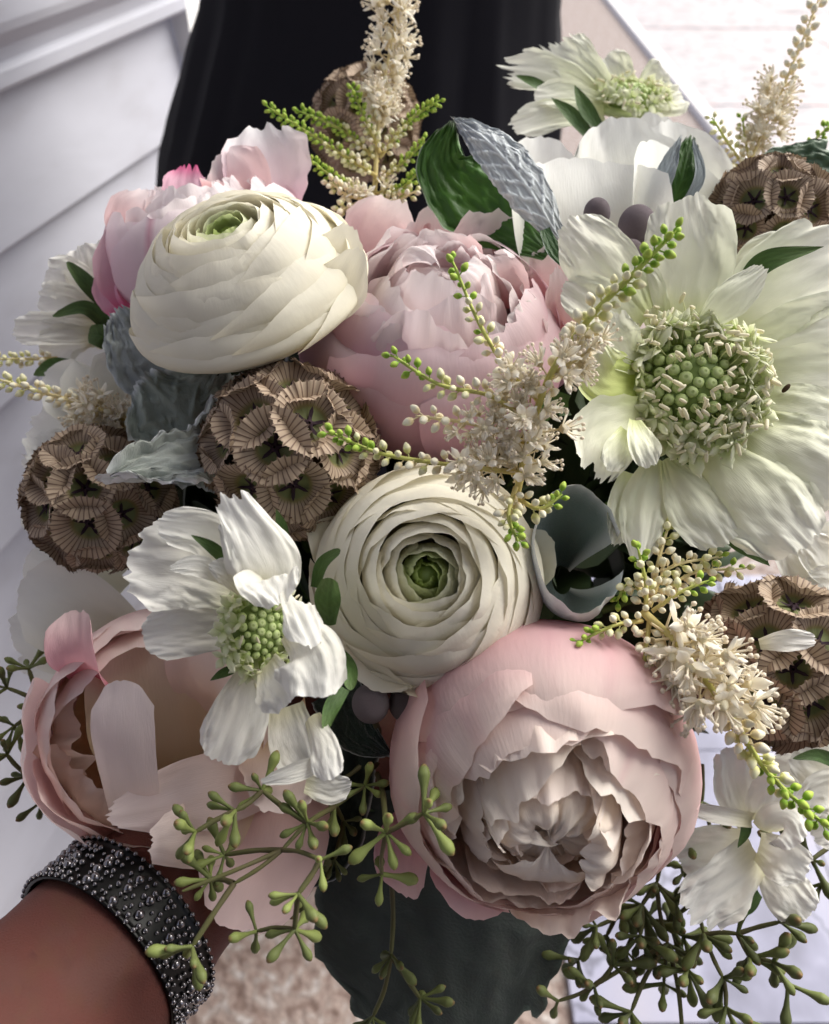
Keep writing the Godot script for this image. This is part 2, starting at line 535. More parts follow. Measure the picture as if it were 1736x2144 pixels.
func small_meshes() -> void:
	shared.core = lathe([Vector2(0, -1), Vector2(0.5, -0.86), Vector2(0.87, -0.5), Vector2(1, 0), Vector2(0.87, 0.5), Vector2(0.5, 0.86), Vector2(0, 1)], [k(74, 56, 42)], 14)
	shared.core_green = lathe([Vector2(0, -1), Vector2(0.5, -0.86), Vector2(0.87, -0.5), Vector2(1, 0), Vector2(0.87, 0.5), Vector2(0.5, 0.86), Vector2(0, 1)], [k(112, 132, 70)], 14)
	# astilbe buds on short stalks
	for g in 3:
		var tip: Color = [k(244, 238, 212), k(236, 232, 190), k(172, 196, 84)][g]
		var low: Color = [k(232, 216, 176), k(206, 206, 140), k(132, 168, 56)][g]
		shared["bud_%d" % g] = lathe([Vector2(0.07, -0.1), Vector2(0.065, 0.35), Vector2(0.2, 0.42), Vector2(0.36, 0.68), Vector2(0.37, 0.92), Vector2(0.26, 1.18), Vector2(0.1, 1.36), Vector2(0.0, 1.4)], [low, low, low, low, tip, tip, tip], 8, 0.12, g)
	# astilbe florets: five strap petals and a spray of stamens
	for g in 3:
		var list := []
		for q in 5:
			var lp := little_petal(1.25, 0.34, rr(0.1, 0.5), k(250, 240, 214), k(253, 250, 240))
			list.append([lp, Transform3D(Basis(Vector3.UP, TAU * q / 5 + rr(-0.3, 0.3)) * Basis(Vector3.RIGHT, rr(0.35, 1.2)), Vector3(0, 0.35, 0))])
		for q in 6:
			var d := Vector3(rr(-1, 1), rr(0.8, 1.8), rr(-1, 1)).normalized()
			var st := tube_mesh([Vector3(0, 0.3, 0), d * 0.8 + Vector3(0, 0.3, 0), d * 1.35 + Vector3(rr(-0.15, 0.15), 0.35, rr(-0.2, 0.2))], 0.06, 0.05, k(240, 228, 200), k(246, 240, 226), 4, 2)
			list.append([st, Transform3D()])
			list.append([shared.core_small, Transform3D(Basis().scaled(Vector3.ONE * 0.15), d * 1.38 + Vector3(0, 0.35, 0))])
		list.append([shared.bud_0, Transform3D(Basis().scaled(Vector3(0.8, 0.6, 0.8)), Vector3.ZERO)])
		list.append([tube_mesh([Vector3(0, -1.4, 0), Vector3(0.05, 0.2, 0)], 0.07, 0.07, k(236, 222, 186), k(240, 228, 200), 5, 2), Transform3D()])
		shared["floret_%d" % g] = joined(list)
	# scabiosa heart: bud, stamen, floret
	shared.knob = lathe([Vector2(0, -0.6), Vector2(0.7, -0.5), Vector2(1, 0), Vector2(0.95, 0.4), Vector2(0.72, 0.75), Vector2(0.34, 0.92), Vector2(0.18, 0.86), Vector2(0, 0.84)], [k(128, 150, 82), k(144, 166, 96), k(160, 180, 112), k(170, 188, 122), k(178, 194, 132), k(190, 204, 146), k(160, 178, 112)], 10, 0.1)
	for g in 3:
		var bend := rr(0.3, 0.8)
		var fil := tube_mesh([Vector3.ZERO, Vector3(0.1, 1.6, 0), Vector3(0.5 * bend + 0.15, 2.7, 0.1)], 0.085, 0.07, k(206, 214, 150), k(230, 230, 190), 5, 3)
		var ant := lathe([Vector2(0, -0.85), Vector2(0.2, -0.75), Vector2(0.27, -0.3), Vector2(0.25, 0.3), Vector2(0.2, 0.75), Vector2(0, 0.85)], [k(236, 230, 200), k(242, 236, 210)], 7, 0.3, g)
		shared["stamen_%d" % g] = joined([[fil, Transform3D()], [ant, Transform3D(Basis(Vector3(0, 0, 1), rr(0.7, 1.6)), Vector3(0.5 * bend + 0.15, 2.8, 0.1))]])
		var list := []
		for q in 4:
			list.append([little_petal(rr(1.0, 1.7), rr(0.4, 0.6), rr(0.2, 0.6), k(196, 210, 140), k(238, 238, 214), 5, 6), Transform3D(Basis(Vector3.UP, TAU * q / 4 + rr(-0.3, 0.3)) * Basis(Vector3.RIGHT, rr(0.3, 0.9)), Vector3(0, 0.5, 0))])
		list.append([tube_mesh([Vector3(0, -0.6, 0), Vector3(0, 0.6, 0)], 0.2, 0.34, k(176, 196, 110), k(206, 216, 150), 6, 2), Transform3D()])
		shared["disc_floret_%d" % g] = joined(list)
	# seeded eucalyptus capsule on its stalk, length one
	for g in 3:
		var a := [k(92, 100, 62), k(112, 122, 72), k(138, 150, 86)][g] as Color
		shared["capsule_%d" % g] = lathe([Vector2(0.05, 0.0), Vector2(0.05, 0.3), Vector2(0.075, 0.5), Vector2(0.105, 0.62), Vector2(0.138, 0.74), Vector2(0.134, 0.82), Vector2(0.1, 0.92), Vector2(0.035, 0.99), Vector2(0.0, 1.0)], [tone(a, 0.8), tone(a, 0.9), a, a, a, tone(a, 1.1), a, k(128, 104, 70)], 9, 0.1, g)

# Astilbe: a stem with side branches; from base to tip the pieces go from open florets (0) to cream buds (1) to green buds (2).
func astilbe_branch(par: Node3D, pts: Array, s0: float, s1: float, opt := {}) -> void:
	var W3 := []
	for p in pts:
		W3.append(pt(p))
	var r0: float = opt.get("r", 0.0009)
	tube(par, "stem", W3, r0, r0 * 0.5, k(214, 196, 130), k(170, 190, 90) if s1 > 1.6 else k(232, 220, 176), M.stem, 6)
	var L := 0.0
	for i in 20:
		L += (spl(W3, (i + 1) / 20.0) as Vector3).distance_to(spl(W3, i / 20.0))
	var gap: float = opt.get("gap", 0.0021) * 1.2
	var n := int(L / gap)
	var size: float = opt.get("size", 0.0027) * 1.22
	var inv := par.global_transform.affine_inverse()
	var from: float = opt.get("from", 0.05)
	for i in n:
		var t := lerpf(from, 1.0, (i + 0.5) / n)
		var c: Vector3 = spl(W3, t)
		var T: Vector3 = ((spl(W3, minf(t + 0.02, 1.02)) as Vector3) - (spl(W3, t - 0.02) as Vector3)).normalized()
		var a := i * 2.4 + rr(-0.4, 0.4)
		var f := frame(T, a)
		var d := (f.x + T * rr(0.35, 0.8) + (T * 1.0 if i > n - 3 else Vector3.ZERO)).normalized()
		var stage := lerpf(s0, s1, (t - from) / (1.0 - from)) + rr(-0.25, 0.25)
		var s := size * rr(0.85, 1.15) * (0.85 if stage > 1.5 else 1.0)
		var key := "floret_%d" % (i % 3)
		var called := "floret"
		if stage > 0.55:
			key = "bud_%d" % (0 if stage < 1.15 else (1 if stage < 1.6 else 2))
			called = "bud"
		else:
			s *= opt.get("fs", 1.25)
		part(par, called, shared[key], M.bud if called == "bud" else M.floret, inv * Transform3D(frame(d, rr(0, 6)).scaled_local(Vector3.ONE * s), c + f.x * r0 * 0.5 + (d * rr(0.0, 1.4) * s if called == "floret" else Vector3.ZERO)))

# Seeded eucalyptus: nodes [x, y, d, parent]; a spray of capsules at each node whose parent is not -1.
func eucalyptus(label: String, nodes: Array, o := {}) -> void:
	var t := thing("eucalyptus_sprig", label, "eucalyptus", pt(nodes[0]), "seeded eucalyptus sprigs")
	var bright: int = o.get("bright", 0)  # front sprigs take paler capsules: the light on them is put into colour
	var L: float = o.get("len", 0.0135)
	var inv := t.global_transform.affine_inverse()
	for i in nodes.size():
		var nd: Array = nodes[i]
		if nd[3] < 0:
			continue
		var p := pt(nd)
		var q := pt(nodes[nd[3]])
		var mid := (p + q) * 0.5 + dir(rr(-1, 1), rr(-1, 1), rr(-1, 1)) * p.distance_to(q) * 0.06
		var r: float = (0.0007 if nd.size() > 4 else 0.00085)
		tube(t, "stem", [q, mid, p], r * 1.25, r, k(92, 84, 60), k(104, 106, 66), M.stem, 6)
		var away := (p - q).normalized()
		var n := int(rr(5, 8)) if nd.size() < 5 else int(nd[4])
		for c in n:
			var f := frame(away, TAU * c / maxi(n, 1) + rr(-0.35, 0.35))
			var d := (f.x * rr(0.5, 1.1) + away * rr(0.1, 0.8)).normalized()
			var s := L * rr(0.68, 1.2)
			part(t, "seed_capsule", shared["capsule_%d" % mini(2, bright + rng.randi() % 2)], M.capsule, inv * Transform3D(frame(d, rr(0, 6)).scaled_local(Vector3(s, s, s)), p))

# Heart of an open scabiosa: a dome of green buds ringed by small florets and stamens.
func scab_heart(t: Node3D, at: Vector3, face: Vector3, R: float, buds := 46, stamens := 90, florets := 40, s := 1.0) -> void:
	var inv := t.global_transform.affine_inverse()
	var fr := frame(face, 0.7)
	part(t, "calyx", shared.core, M.leaf_pale, inv * Transform3D(fr.scaled_local(Vector3(R * 0.92, R * 0.16, R * 0.92)), at - face * R * 0.22))
	part(t, "heart", shared.core_green, M.bud_green, inv * Transform3D(fr.scaled_local(Vector3(R * 0.62, R * 0.42, R * 0.62)), at - face * R * 0.1))
	for i in buds:
		var q := sqrt((i + 0.5) / buds)
		var a := i * 2.39996
		var d := fr * Vector3(q * cos(a), sqrt(maxf(0.05, 1.0 - 0.75 * q * q)), q * sin(a))
		var b := rr(0.7, 1.1) * R * 0.088 * s
		part(t, "bud", shared.knob, M.bud_green, inv * Transform3D(frame((fr * Vector3(q * cos(a) * 0.8, 1.0, q * sin(a) * 0.8)).normalized(), rr(0, 6)).scaled_local(Vector3.ONE * b), at + (fr * Vector3(q * cos(a) * 0.62 * R, (0.36 * sqrt(maxf(0.05, 1.0 - 0.85 * q * q)) - 0.08) * R, q * sin(a) * 0.62 * R))))
	for i in florets:
		var a := TAU * i / florets * 3.0 + rr(-0.2, 0.2)
		var q := rr(0.55, 0.95)
		var up := rr(0.35, 1.0)
		var d := (fr * Vector3(cos(a), up, sin(a))).normalized()
		part(t, "floret", shared["disc_floret_%d" % (i % 3)], M.floret, inv * Transform3D(frame(d, rr(0, 6)).scaled_local(Vector3.ONE * R * rr(0.13, 0.21) * s), at + (fr * Vector3(cos(a) * q * R, (0.22 - 0.3 * q * q) * R, sin(a) * q * R))))
	for i in stamens:
		var a := i * 2.39996
		var q := rr(0.3, 1.0) if i % 4 else rr(0.8, 1.08)
		var lean := 0.2 + 1.1 * q * q
		var d := (fr * Vector3(cos(a) * lean, 1.0, sin(a) * lean)).normalized()
		d = (d + dir(rr(-1, 1), rr(-1, 1), rr(-1, 1)) * 0.28).normalized()
		part(t, "stamen", shared["stamen_%d" % (i % 3)], M.floret, inv * Transform3D(frame(d, rr(0, 6)).scaled_local(Vector3.ONE * R * rr(0.07, 0.115) * s), at + (fr * Vector3(cos(a) * q * 0.85 * R, (0.24 - 0.3 * q * q) * R, sin(a) * q * 0.85 * R))))

# Flesh: smooth union of tapered capsules [a, b, ra, rb], meshed as surface nets.
func flesh(caps: Array, cell: float, soft: float, colour: Callable) -> ArrayMesh:
	var lo := Vector3.INF
	var hi := -Vector3.INF
	for c in caps:
		var r: float = maxf(c[2], c[3]) + cell * 2.0
		for e in 2:
			lo = lo.min(c[e] - Vector3.ONE * r)
			hi = hi.max(c[e] + Vector3.ONE * r)
	var n := Vector3i(((hi - lo) / cell).ceil()) + Vector3i.ONE
	var F := PackedFloat32Array()
	F.resize(n.x * n.y * n.z)
	F.fill(1.0)
	for c in caps:
		var a: Vector3 = c[0]
		var ab: Vector3 = c[1] - a
		var l2 := maxf(ab.length_squared(), 1e-9)
		var r: float = maxf(c[2], c[3]) + cell * 3.0 + soft
		var l := Vector3i(((a.min(c[1]) - Vector3.ONE * r - lo) / cell).floor()).clamp(Vector3i.ZERO, n - Vector3i.ONE)
		var h := Vector3i(((a.max(c[1]) + Vector3.ONE * r - lo) / cell).ceil()).clamp(Vector3i.ZERO, n - Vector3i.ONE)
		for z in range(l.z, h.z + 1):
			for y in range(l.y, h.y + 1):
				for x in range(l.x, h.x + 1):
					var p := lo + Vector3(x, y, z) * cell
					var s := clampf((p - a).dot(ab) / l2, 0.0, 1.0)
					var d: float = p.distance_to(a + ab * s) - lerpf(c[2], c[3], s)
					var at := (z * n.y + y) * n.x + x
					var e := F[at]
					var hh := maxf(soft - absf(d - e), 0.0) / soft
					F[at] = minf(d, e) - hh * hh * soft * 0.25
	var V := PackedVector3Array()
	var I := PackedInt32Array()
	var id := {}
	var ofs := [0, 1, n.x, n.x + 1, n.x * n.y, n.x * n.y + 1, n.x * n.y + n.x, n.x * n.y + n.x + 1]
	var cor := [Vector3(0, 0, 0), Vector3(1, 0, 0), Vector3(0, 1, 0), Vector3(1, 1, 0), Vector3(0, 0, 1), Vector3(1, 0, 1), Vector3(0, 1, 1), Vector3(1, 1, 1)]
	var edges := [[0, 1], [2, 3], [4, 5], [6, 7], [0, 2], [1, 3], [4, 6], [5, 7], [0, 4], [1, 5], [2, 6], [3, 7]]
	for z in n.z - 1:
		for y in n.y - 1:
			for x in n.x - 1:
				var at := (z * n.y + y) * n.x + x
				var mask := 0
				for q in 8:
					if F[at + ofs[q]] < 0.0:
						mask |= 1 << q
				if mask == 0 or mask == 255:
					continue
				var sum := Vector3.ZERO
				var cnt := 0
				for e in edges:
					var f0 := F[at + ofs[e[0]]]
					var f1 := F[at + ofs[e[1]]]
					if (f0 < 0.0) != (f1 < 0.0):
						sum += (cor[e[0]] as Vector3).lerp(cor[e[1]], f0 / (f0 - f1))
						cnt += 1
				id[at] = V.size()
				V.append(lo + (Vector3(x, y, z) + sum / cnt) * cell)
	var step := [1, n.x, n.x * n.y]
	for at in id:
		for ax in 3:
			var b := (ax + 1) % 3
			var c := (ax + 2) % 3
			var f0 := F[at]
			var f1 := F[at + step[ax]]
			if (f0 < 0.0) == (f1 < 0.0):
				continue
			var q0: int = at
			var q1: int = at - step[b]
			var q2: int = at - step[b] - step[c]
			var q3: int = at - step[c]
			if not (id.has(q1) and id.has(q2) and id.has(q3)):
				continue
			if f0 < 0.0:
				I.append_array([id[q0], id[q2], id[q1], id[q0], id[q3], id[q2]])
			else:
				I.append_array([id[q0], id[q1], id[q2], id[q0], id[q2], id[q3]])
	var st := SurfaceTool.new()
	st.begin(Mesh.PRIMITIVE_TRIANGLES)
	st.set_smooth_group(0)
	for v in V:
		st.set_color(colour.call(v))
		st.add_vertex(v)
	for i in I:
		st.add_index(i)
	st.generate_normals()
	return st.commit()

func _ready() -> void:
	rng.seed = 20417
	noise.noise_type = FastNoiseLite.TYPE_SIMPLEX_SMOOTH
	noise.frequency = 0.02
	noise.seed = 11
	# ---------- camera, sky, sun, exposure ----------
	cam = Transform3D(Basis(Vector3.RIGHT, deg_to_rad(-41.0)), Vector3(0, 1.35, 0))
	var camera := Camera3D.new()
	camera.name = "camera"
	var lens := CameraAttributesPhysical.new()
	lens.frustum_focal_length = 19.49
	lens.exposure_aperture = 8.0
	lens.frustum_focus_distance = 0.285
	lens.frustum_near = 0.02
	lens.frustum_far = 60.0
	camera.attributes = lens
	camera.fov = rad_to_deg(2.0 * atan(1072.0 / FOC))
	camera.near = 0.02
	camera.far = 60.0
	camera.transform = cam
	add_child(camera)
	var env := Environment.new()
	var sky := Sky.new()
	var sm := ProceduralSkyMaterial.new()
	sm.sky_top_color = Color(0.78, 0.84, 0.98)
	sm.sky_horizon_color = Color(0.84, 0.87, 0.95)
	sm.sky_curve = 0.2
	sm.ground_bottom_color = Color(0.35, 0.34, 0.33)
	sm.ground_horizon_color = Color(0.5, 0.5, 0.5)
	sky.sky_material = sm
	env.background_mode = Environment.BG_SKY
	env.sky = sky
	env.background_energy_multiplier = 0.76
	env.tonemap_mode = Environment.TONE_MAPPER_LINEAR
	env.tonemap_exposure = 1.42
	env.sdfgi_enabled = true
	env.ssao_enabled = true
	env.ssil_enabled = true
	var we := WorldEnvironment.new()
	we.name = "surroundings"
	we.environment = env
	add_child(we)
	var sun := DirectionalLight3D.new()
	sun.name = "daylight"
	sun.light_energy = 1.35
	sun.light_color = Color(1.0, 0.985, 0.96)
	sun.light_angular_distance = 50.0
	sun.shadow_enabled = true
	add_child(sun)
	sun.look_at_from_position(Vector3(0.72, 0.85, -0.56) * 5.0, Vector3.ZERO)
	materials()
	setting()
	people()
	small_shapes()
	peonies()
	ranunculi()
	scabiosas()
	pods_and_berries()
	leaves()
	astilbes()
	eucalypts()

func materials() -> void:
	var veins := cloud(0.03, 4, 5, 512, 512)
	mat("petal", 0.75, 0.85, {"relief": veins, "depth": 0.007, "uv": Vector3(3.0, 0.5, 1), "spec": 0.15})
	mat("ivory", 0.72, 0.85, {"relief": veins, "depth": 0.005, "uv": Vector3(3.0, 0.4, 1), "spec": 0.15})
	mat("white", 0.75, 0.8, {"relief": veins, "depth": 0.008, "uv": Vector3(4.0, 0.5, 1), "spec": 0.12})
	mat("leaf", 0.45, 0.25, {"relief": veins, "depth": 0.006, "uv": Vector3(2, 2, 1), "spec": 0.4})
	mat("felt", 0.9, 0.1, {"relief": cloud(0.05, 5, 9), "depth": 0.02, "uv": Vector3(2, 3, 1), "rim": 0.8, "spec": 0.15})
	mat("paper", 0.6, 0.5, {"spec": 0.35})
	mat("husk", 0.8)
	mat("leaf_pale", 0.6, 0.3, {"albedo": Color(1, 1, 1)})
	M.leaf_pale.vertex_color_use_as_albedo = false
	M.leaf_pale.albedo_color = Color(0.74, 0.78, 0.56)
	mat("bud", 0.55, 0.25)
	mat("floret", 0.6, 0.8)
	mat("bud_green", 0.5, 0.15)
	mat("stem", 0.6)
	mat("capsule", 0.55, 0.0, {"spec": 0.35})
	mat("berry", 0.95, 0.0, {"rim": 0.6, "spec": 0.1, "relief": cloud(0.12, 2, 77), "depth": 0.05, "uv": Vector3(4, 2, 1)})
	mat("skin", 0.6, 0.0, {"sss": 0.12, "spec": 0.25, "relief": cloud(0.06, 4, 21), "depth": 0.022, "uv": Vector3(40, 40, 40), "tri": true})
	mat("cloth", 0.95, 0.0, {"spec": 0.1, "rim": 0.15})
	mat("silver", 0.35, 0.0, {"metal": 1.0})
	mat("crystal", 0.08, 0.0, {"metal": 0.85, "spec": 0.8})
	var paint := mat("paint", 0.5, 0.0, {"spec": 0.35, "relief": cloud(0.02, 4, 63), "depth": 0.03, "uv": Vector3(1.5, 4.0, 1.5), "tri": true})
	paint.albedo_texture = cloud(0.006, 5, 64, 512, 512, ramp([[0.0, Color(0.93, 0.925, 0.92)], [0.4, Color(0.98, 0.98, 0.98)], [1.0, Color(1, 1, 1)]]))

func slab_mat(called: String, stops: Array, freq: float, scale: float, rough: float, sd: int, depth := 0.1) -> StandardMaterial3D:
	var m := mat(called, rough, 0.0, {"spec": 0.35})
	m.vertex_color_use_as_albedo = false
	m.albedo_texture = cloud(freq, 5, sd, 1024, 1024, ramp(stops))
	m.uv1_triplanar = true
	m.uv1_world_triplanar = true
	m.uv1_scale = Vector3.ONE * scale
	m.heightmap_enabled = true
	m.heightmap_texture = cloud(freq * 3.0, 3, sd + 1)
	m.heightmap_scale = depth
	return m

func poly(pts: Array, y: float, h: float) -> ArrayMesh:      # a flat slab with the outline pts (x, z), its top at y
	var pv := PackedVector2Array()
	for p in pts:
		pv.append(Vector2(p[0], p[1]))
	var st := SurfaceTool.new()
	st.begin(Mesh.PRIMITIVE_TRIANGLES)
	var tri := Geometry2D.triangulate_polygon(pv)
	for i in range(0, tri.size(), 3):
		var a := pv[tri[i]]
		var b := pv[tri[i + 1]]
		var c := pv[tri[i + 2]]
		if (b - a).cross(c - a) < 0.0:
			var s := b
			b = c
			c = s
		for q in [a, b, c]:
			st.set_normal(Vector3.UP)
			st.add_vertex(Vector3(q.x, y, q.y))
	for i in pv.size():
		var a := pv[i]
		var b := pv[(i + 1) % pv.size()]
		var mid := Vector2.ZERO
		for v in pv:
			mid += v / pv.size()
		var nn := Vector3((b - a).y, 0, -(b - a).x).normalized()
		if Vector2(nn.x, nn.z).dot((a + b) * 0.5 - mid) < 0.0:
			nn = -nn
		var order := [[a, 0], [b, 0], [b, 1], [a, 0], [b, 1], [a, 1]]
		if Vector3(b.x - a.x, 0, b.y - a.y).cross(Vector3.DOWN).dot(nn) > 0.0:
			order.reverse()
		for q in order:
			st.set_normal(nn)
			st.add_vertex(Vector3(q[0].x, y - h * q[1], q[0].y))
	return st.commit()

func setting() -> void:
	var stone := slab_mat("pale_stone", [[0.0, Color(0.54, 0.51, 0.52)], [0.4, Color(0.66, 0.63, 0.63)], [0.52, Color(0.71, 0.69, 0.69)], [0.75, Color(0.69, 0.62, 0.61)], [1.0, Color(0.74, 0.72, 0.72)]], 0.006, 1.1, 0.4, 31)
	var gritty := slab_mat("aggregate", [[0.0, Color(0.38, 0.31, 0.28)], [0.36, Color(0.51, 0.44, 0.41)], [0.48, Color(0.59, 0.53, 0.50)], [0.56, Color(0.52, 0.46, 0.43)], [0.68, Color(0.61, 0.57, 0.55)], [1.0, Color(0.76, 0.74, 0.73)]], 0.014, 2.2, 0.55, 41, 0.3)
	var trim := mat("stone_trim", 0.5, 0.0, {"albedo": Color(0.88, 0.86, 0.84)})
	trim.vertex_color_use_as_albedo = false
	solo("ground", poly([[-8, -12], [8, -12], [8, 5], [-8, 5]], -0.03, 0.2), gritty)
	# paving slabs on the right, parted from the pebbled strip by a raised pale border
	var a := floor_at(1240, -40)
	var b := floor_at(1462, 235)
	var along := (a - b).normalized()
	var out := Vector2(-along.y, along.x)
	if out.x < 0.0:
		out = -out
	var p0 := a + along * 4.0
	var p1 := b - along * 3.5
	var border := [p0, p0 + out * 0.07, p1 + out * 0.07, p1]
	solo("border_kerb", poly(border.map(func(v): return [v.x, v.y]), 0.012, 0.2), trim)
	var pave := Node3D.new()
	pave.name = "pavement"
	pave.set_meta("kind", "structure")
	add_child(pave)
	for i in 9:
		for j in 3:
			var o := p0 + out * (0.071 + 1.205 * j) - along * (1.006 * i + (0.4 if j % 2 else 0.0))
			var q := [o, o + out * 1.2, o + out * 1.2 - along, o - along]
			part(pave, "paving_slab", poly(q.map(func(v): return [v.x, v.y]), 0.004 * float((i * 3 + j) % 2), 0.12), stone)
	var marble := slab_mat("veined_stone", [[0.0, Color(0.40, 0.40, 0.47)], [0.36, Color(0.52, 0.52, 0.60)], [0.46, Color(0.58, 0.58, 0.66)], [0.5, Color(0.40, 0.40, 0.46)], [0.54, Color(0.58, 0.58, 0.66)], [0.75, Color(0.61, 0.60, 0.66)], [1.0, Color(0.66, 0.65, 0.70)]], 0.0028, 1.3, 0.3, 57, 0.03)
	for i in 2:
		for j in 3:
			var x0 := 0.235 + 0.46 * i
			var z0 := -1.35 + 0.462 * j
			part(pave, "paving_slab", poly([[x0, z0], [x0 + 0.456, z0], [x0 + 0.456, z0 + 0.458], [x0, z0 + 0.458]], -0.02 + 0.002 * float((i + j) % 2), 0.1), marble)
	siding()
	# unseen roof and wall, added to keep the light to the front and right
	var blocker := mat("blocker_paint", 0.7, 0.0, {"albedo": Color(0.42, 0.38, 0.36)})
	blocker.vertex_color_use_as_albedo = false
	solo("added_ceiling", poly([[-0.75, -0.95], [0.62, -0.95], [0.62, 2.2], [-0.75, 2.2]], 2.55, 0.12), blocker)
	solo("added_back_wall", poly([[-0.75, 1.0], [1.3, 1.0], [1.3, 1.12], [-0.75, 1.12]], 2.43, 2.6), blocker)

func floor_at(x: float, y: float) -> Vector2:
	var r := px(x, y, 1.0) - cam.origin
	var t := -cam.origin.y / r.y
	var h := cam.origin + r * t
	return Vector2(h.x, h.z)

func siding() -> void:
	var wdir := Vector3(0.241, 0, -0.970)
	var nrm := Vector3(0.970, 0, 0.241)
	var wall := thing("house_wall", "white painted lap-sided house wall under a moulded sill, left behind the bouquet", "wall", -nrm * 0.6 + wdir * 0.2)
	wall.basis = Basis(wdir, Vector3.UP, wdir.cross(Vector3.UP))
	wall.basis = Basis(wdir, Vector3.UP, nrm) if wdir.cross(Vector3.UP).dot(nrm) > 0.0 else Basis(-wdir, Vector3.UP, nrm)
	var sgn := 1.0 if wall.basis.x.dot(wdir) > 0.0 else -1.0
	var white := k(196, 197, 208)
	var l0 := -1.3
	var l1 := 0.93
	var prof := func(pts: Array, called: String):
		var P := PackedVector3Array()
		var C := PackedColorArray()
		for j in pts.size():
			for i in 2:
				P.append(Vector3((l0 if i == 0 else l1) * sgn, pts[j].y, pts[j].x))
				C.append(white)
		var flatm := SurfaceTool.new()
		flatm.begin(Mesh.PRIMITIVE_TRIANGLES)
		flatm.set_smooth_group(-1)
		for j in pts.size() - 1:
			for q in [0, 3, 1, 0, 2, 3]:
				flatm.set_color(white)
				flatm.add_vertex(P[j * 2 + q])
		flatm.generate_normals()
		part(wall, called, flatm.commit(), M.paint)
	var top := 1.133
	for i in 9:
		var y := top - 0.1385 * i
		prof.call([Vector2(-0.012, y), Vector2(-0.011, y), Vector2(0.002, y - 0.1345), Vector2(-0.001, y - 0.1385), Vector2(-0.02, y - 0.1385)], "board")
	# moulded sill over the boards
	prof.call([Vector2(-0.02, top), Vector2(0.012, top), Vector2(0.016, top + 0.004), Vector2(0.016, top + 0.016), Vector2(0.010, top + 0.022), Vector2(0.012, top + 0.034), Vector2(0.03, top + 0.05), Vector2(0.032, top + 0.058), Vector2(0.032, top + 0.075), Vector2(0.0, top + 0.082), Vector2(-0.02, top + 0.083)], "sill")
	prof.call([Vector2(-0.01, top + 0.083), Vector2(-0.012, top + 0.7), Vector2(-0.02, top + 0.7)], "panel")
	# corner board at the far end
	var cb := BoxMesh.new()
	cb.size = Vector3(0.05, 2.0, 0.05)
	var cm := solo_part(wall, "corner_board", cb, Vector3((l1 + 0.026) * sgn, 0.9, -0.01))
	cm.material_override = M.paint
	var back := BoxMesh.new()
	back.size = Vector3(0.04, 2.0, 1.4)
	var bm := solo_part(wall, "return_wall", back, Vector3((l1 + 0.03) * sgn, 0.9, -0.75))
	bm.material_override = M.paint

func solo_part(par: Node3D, called: String, mesh: Mesh, at: Vector3) -> MeshInstance3D:
	return part(par, called, mesh, M.paint, Transform3D(Basis(), at))

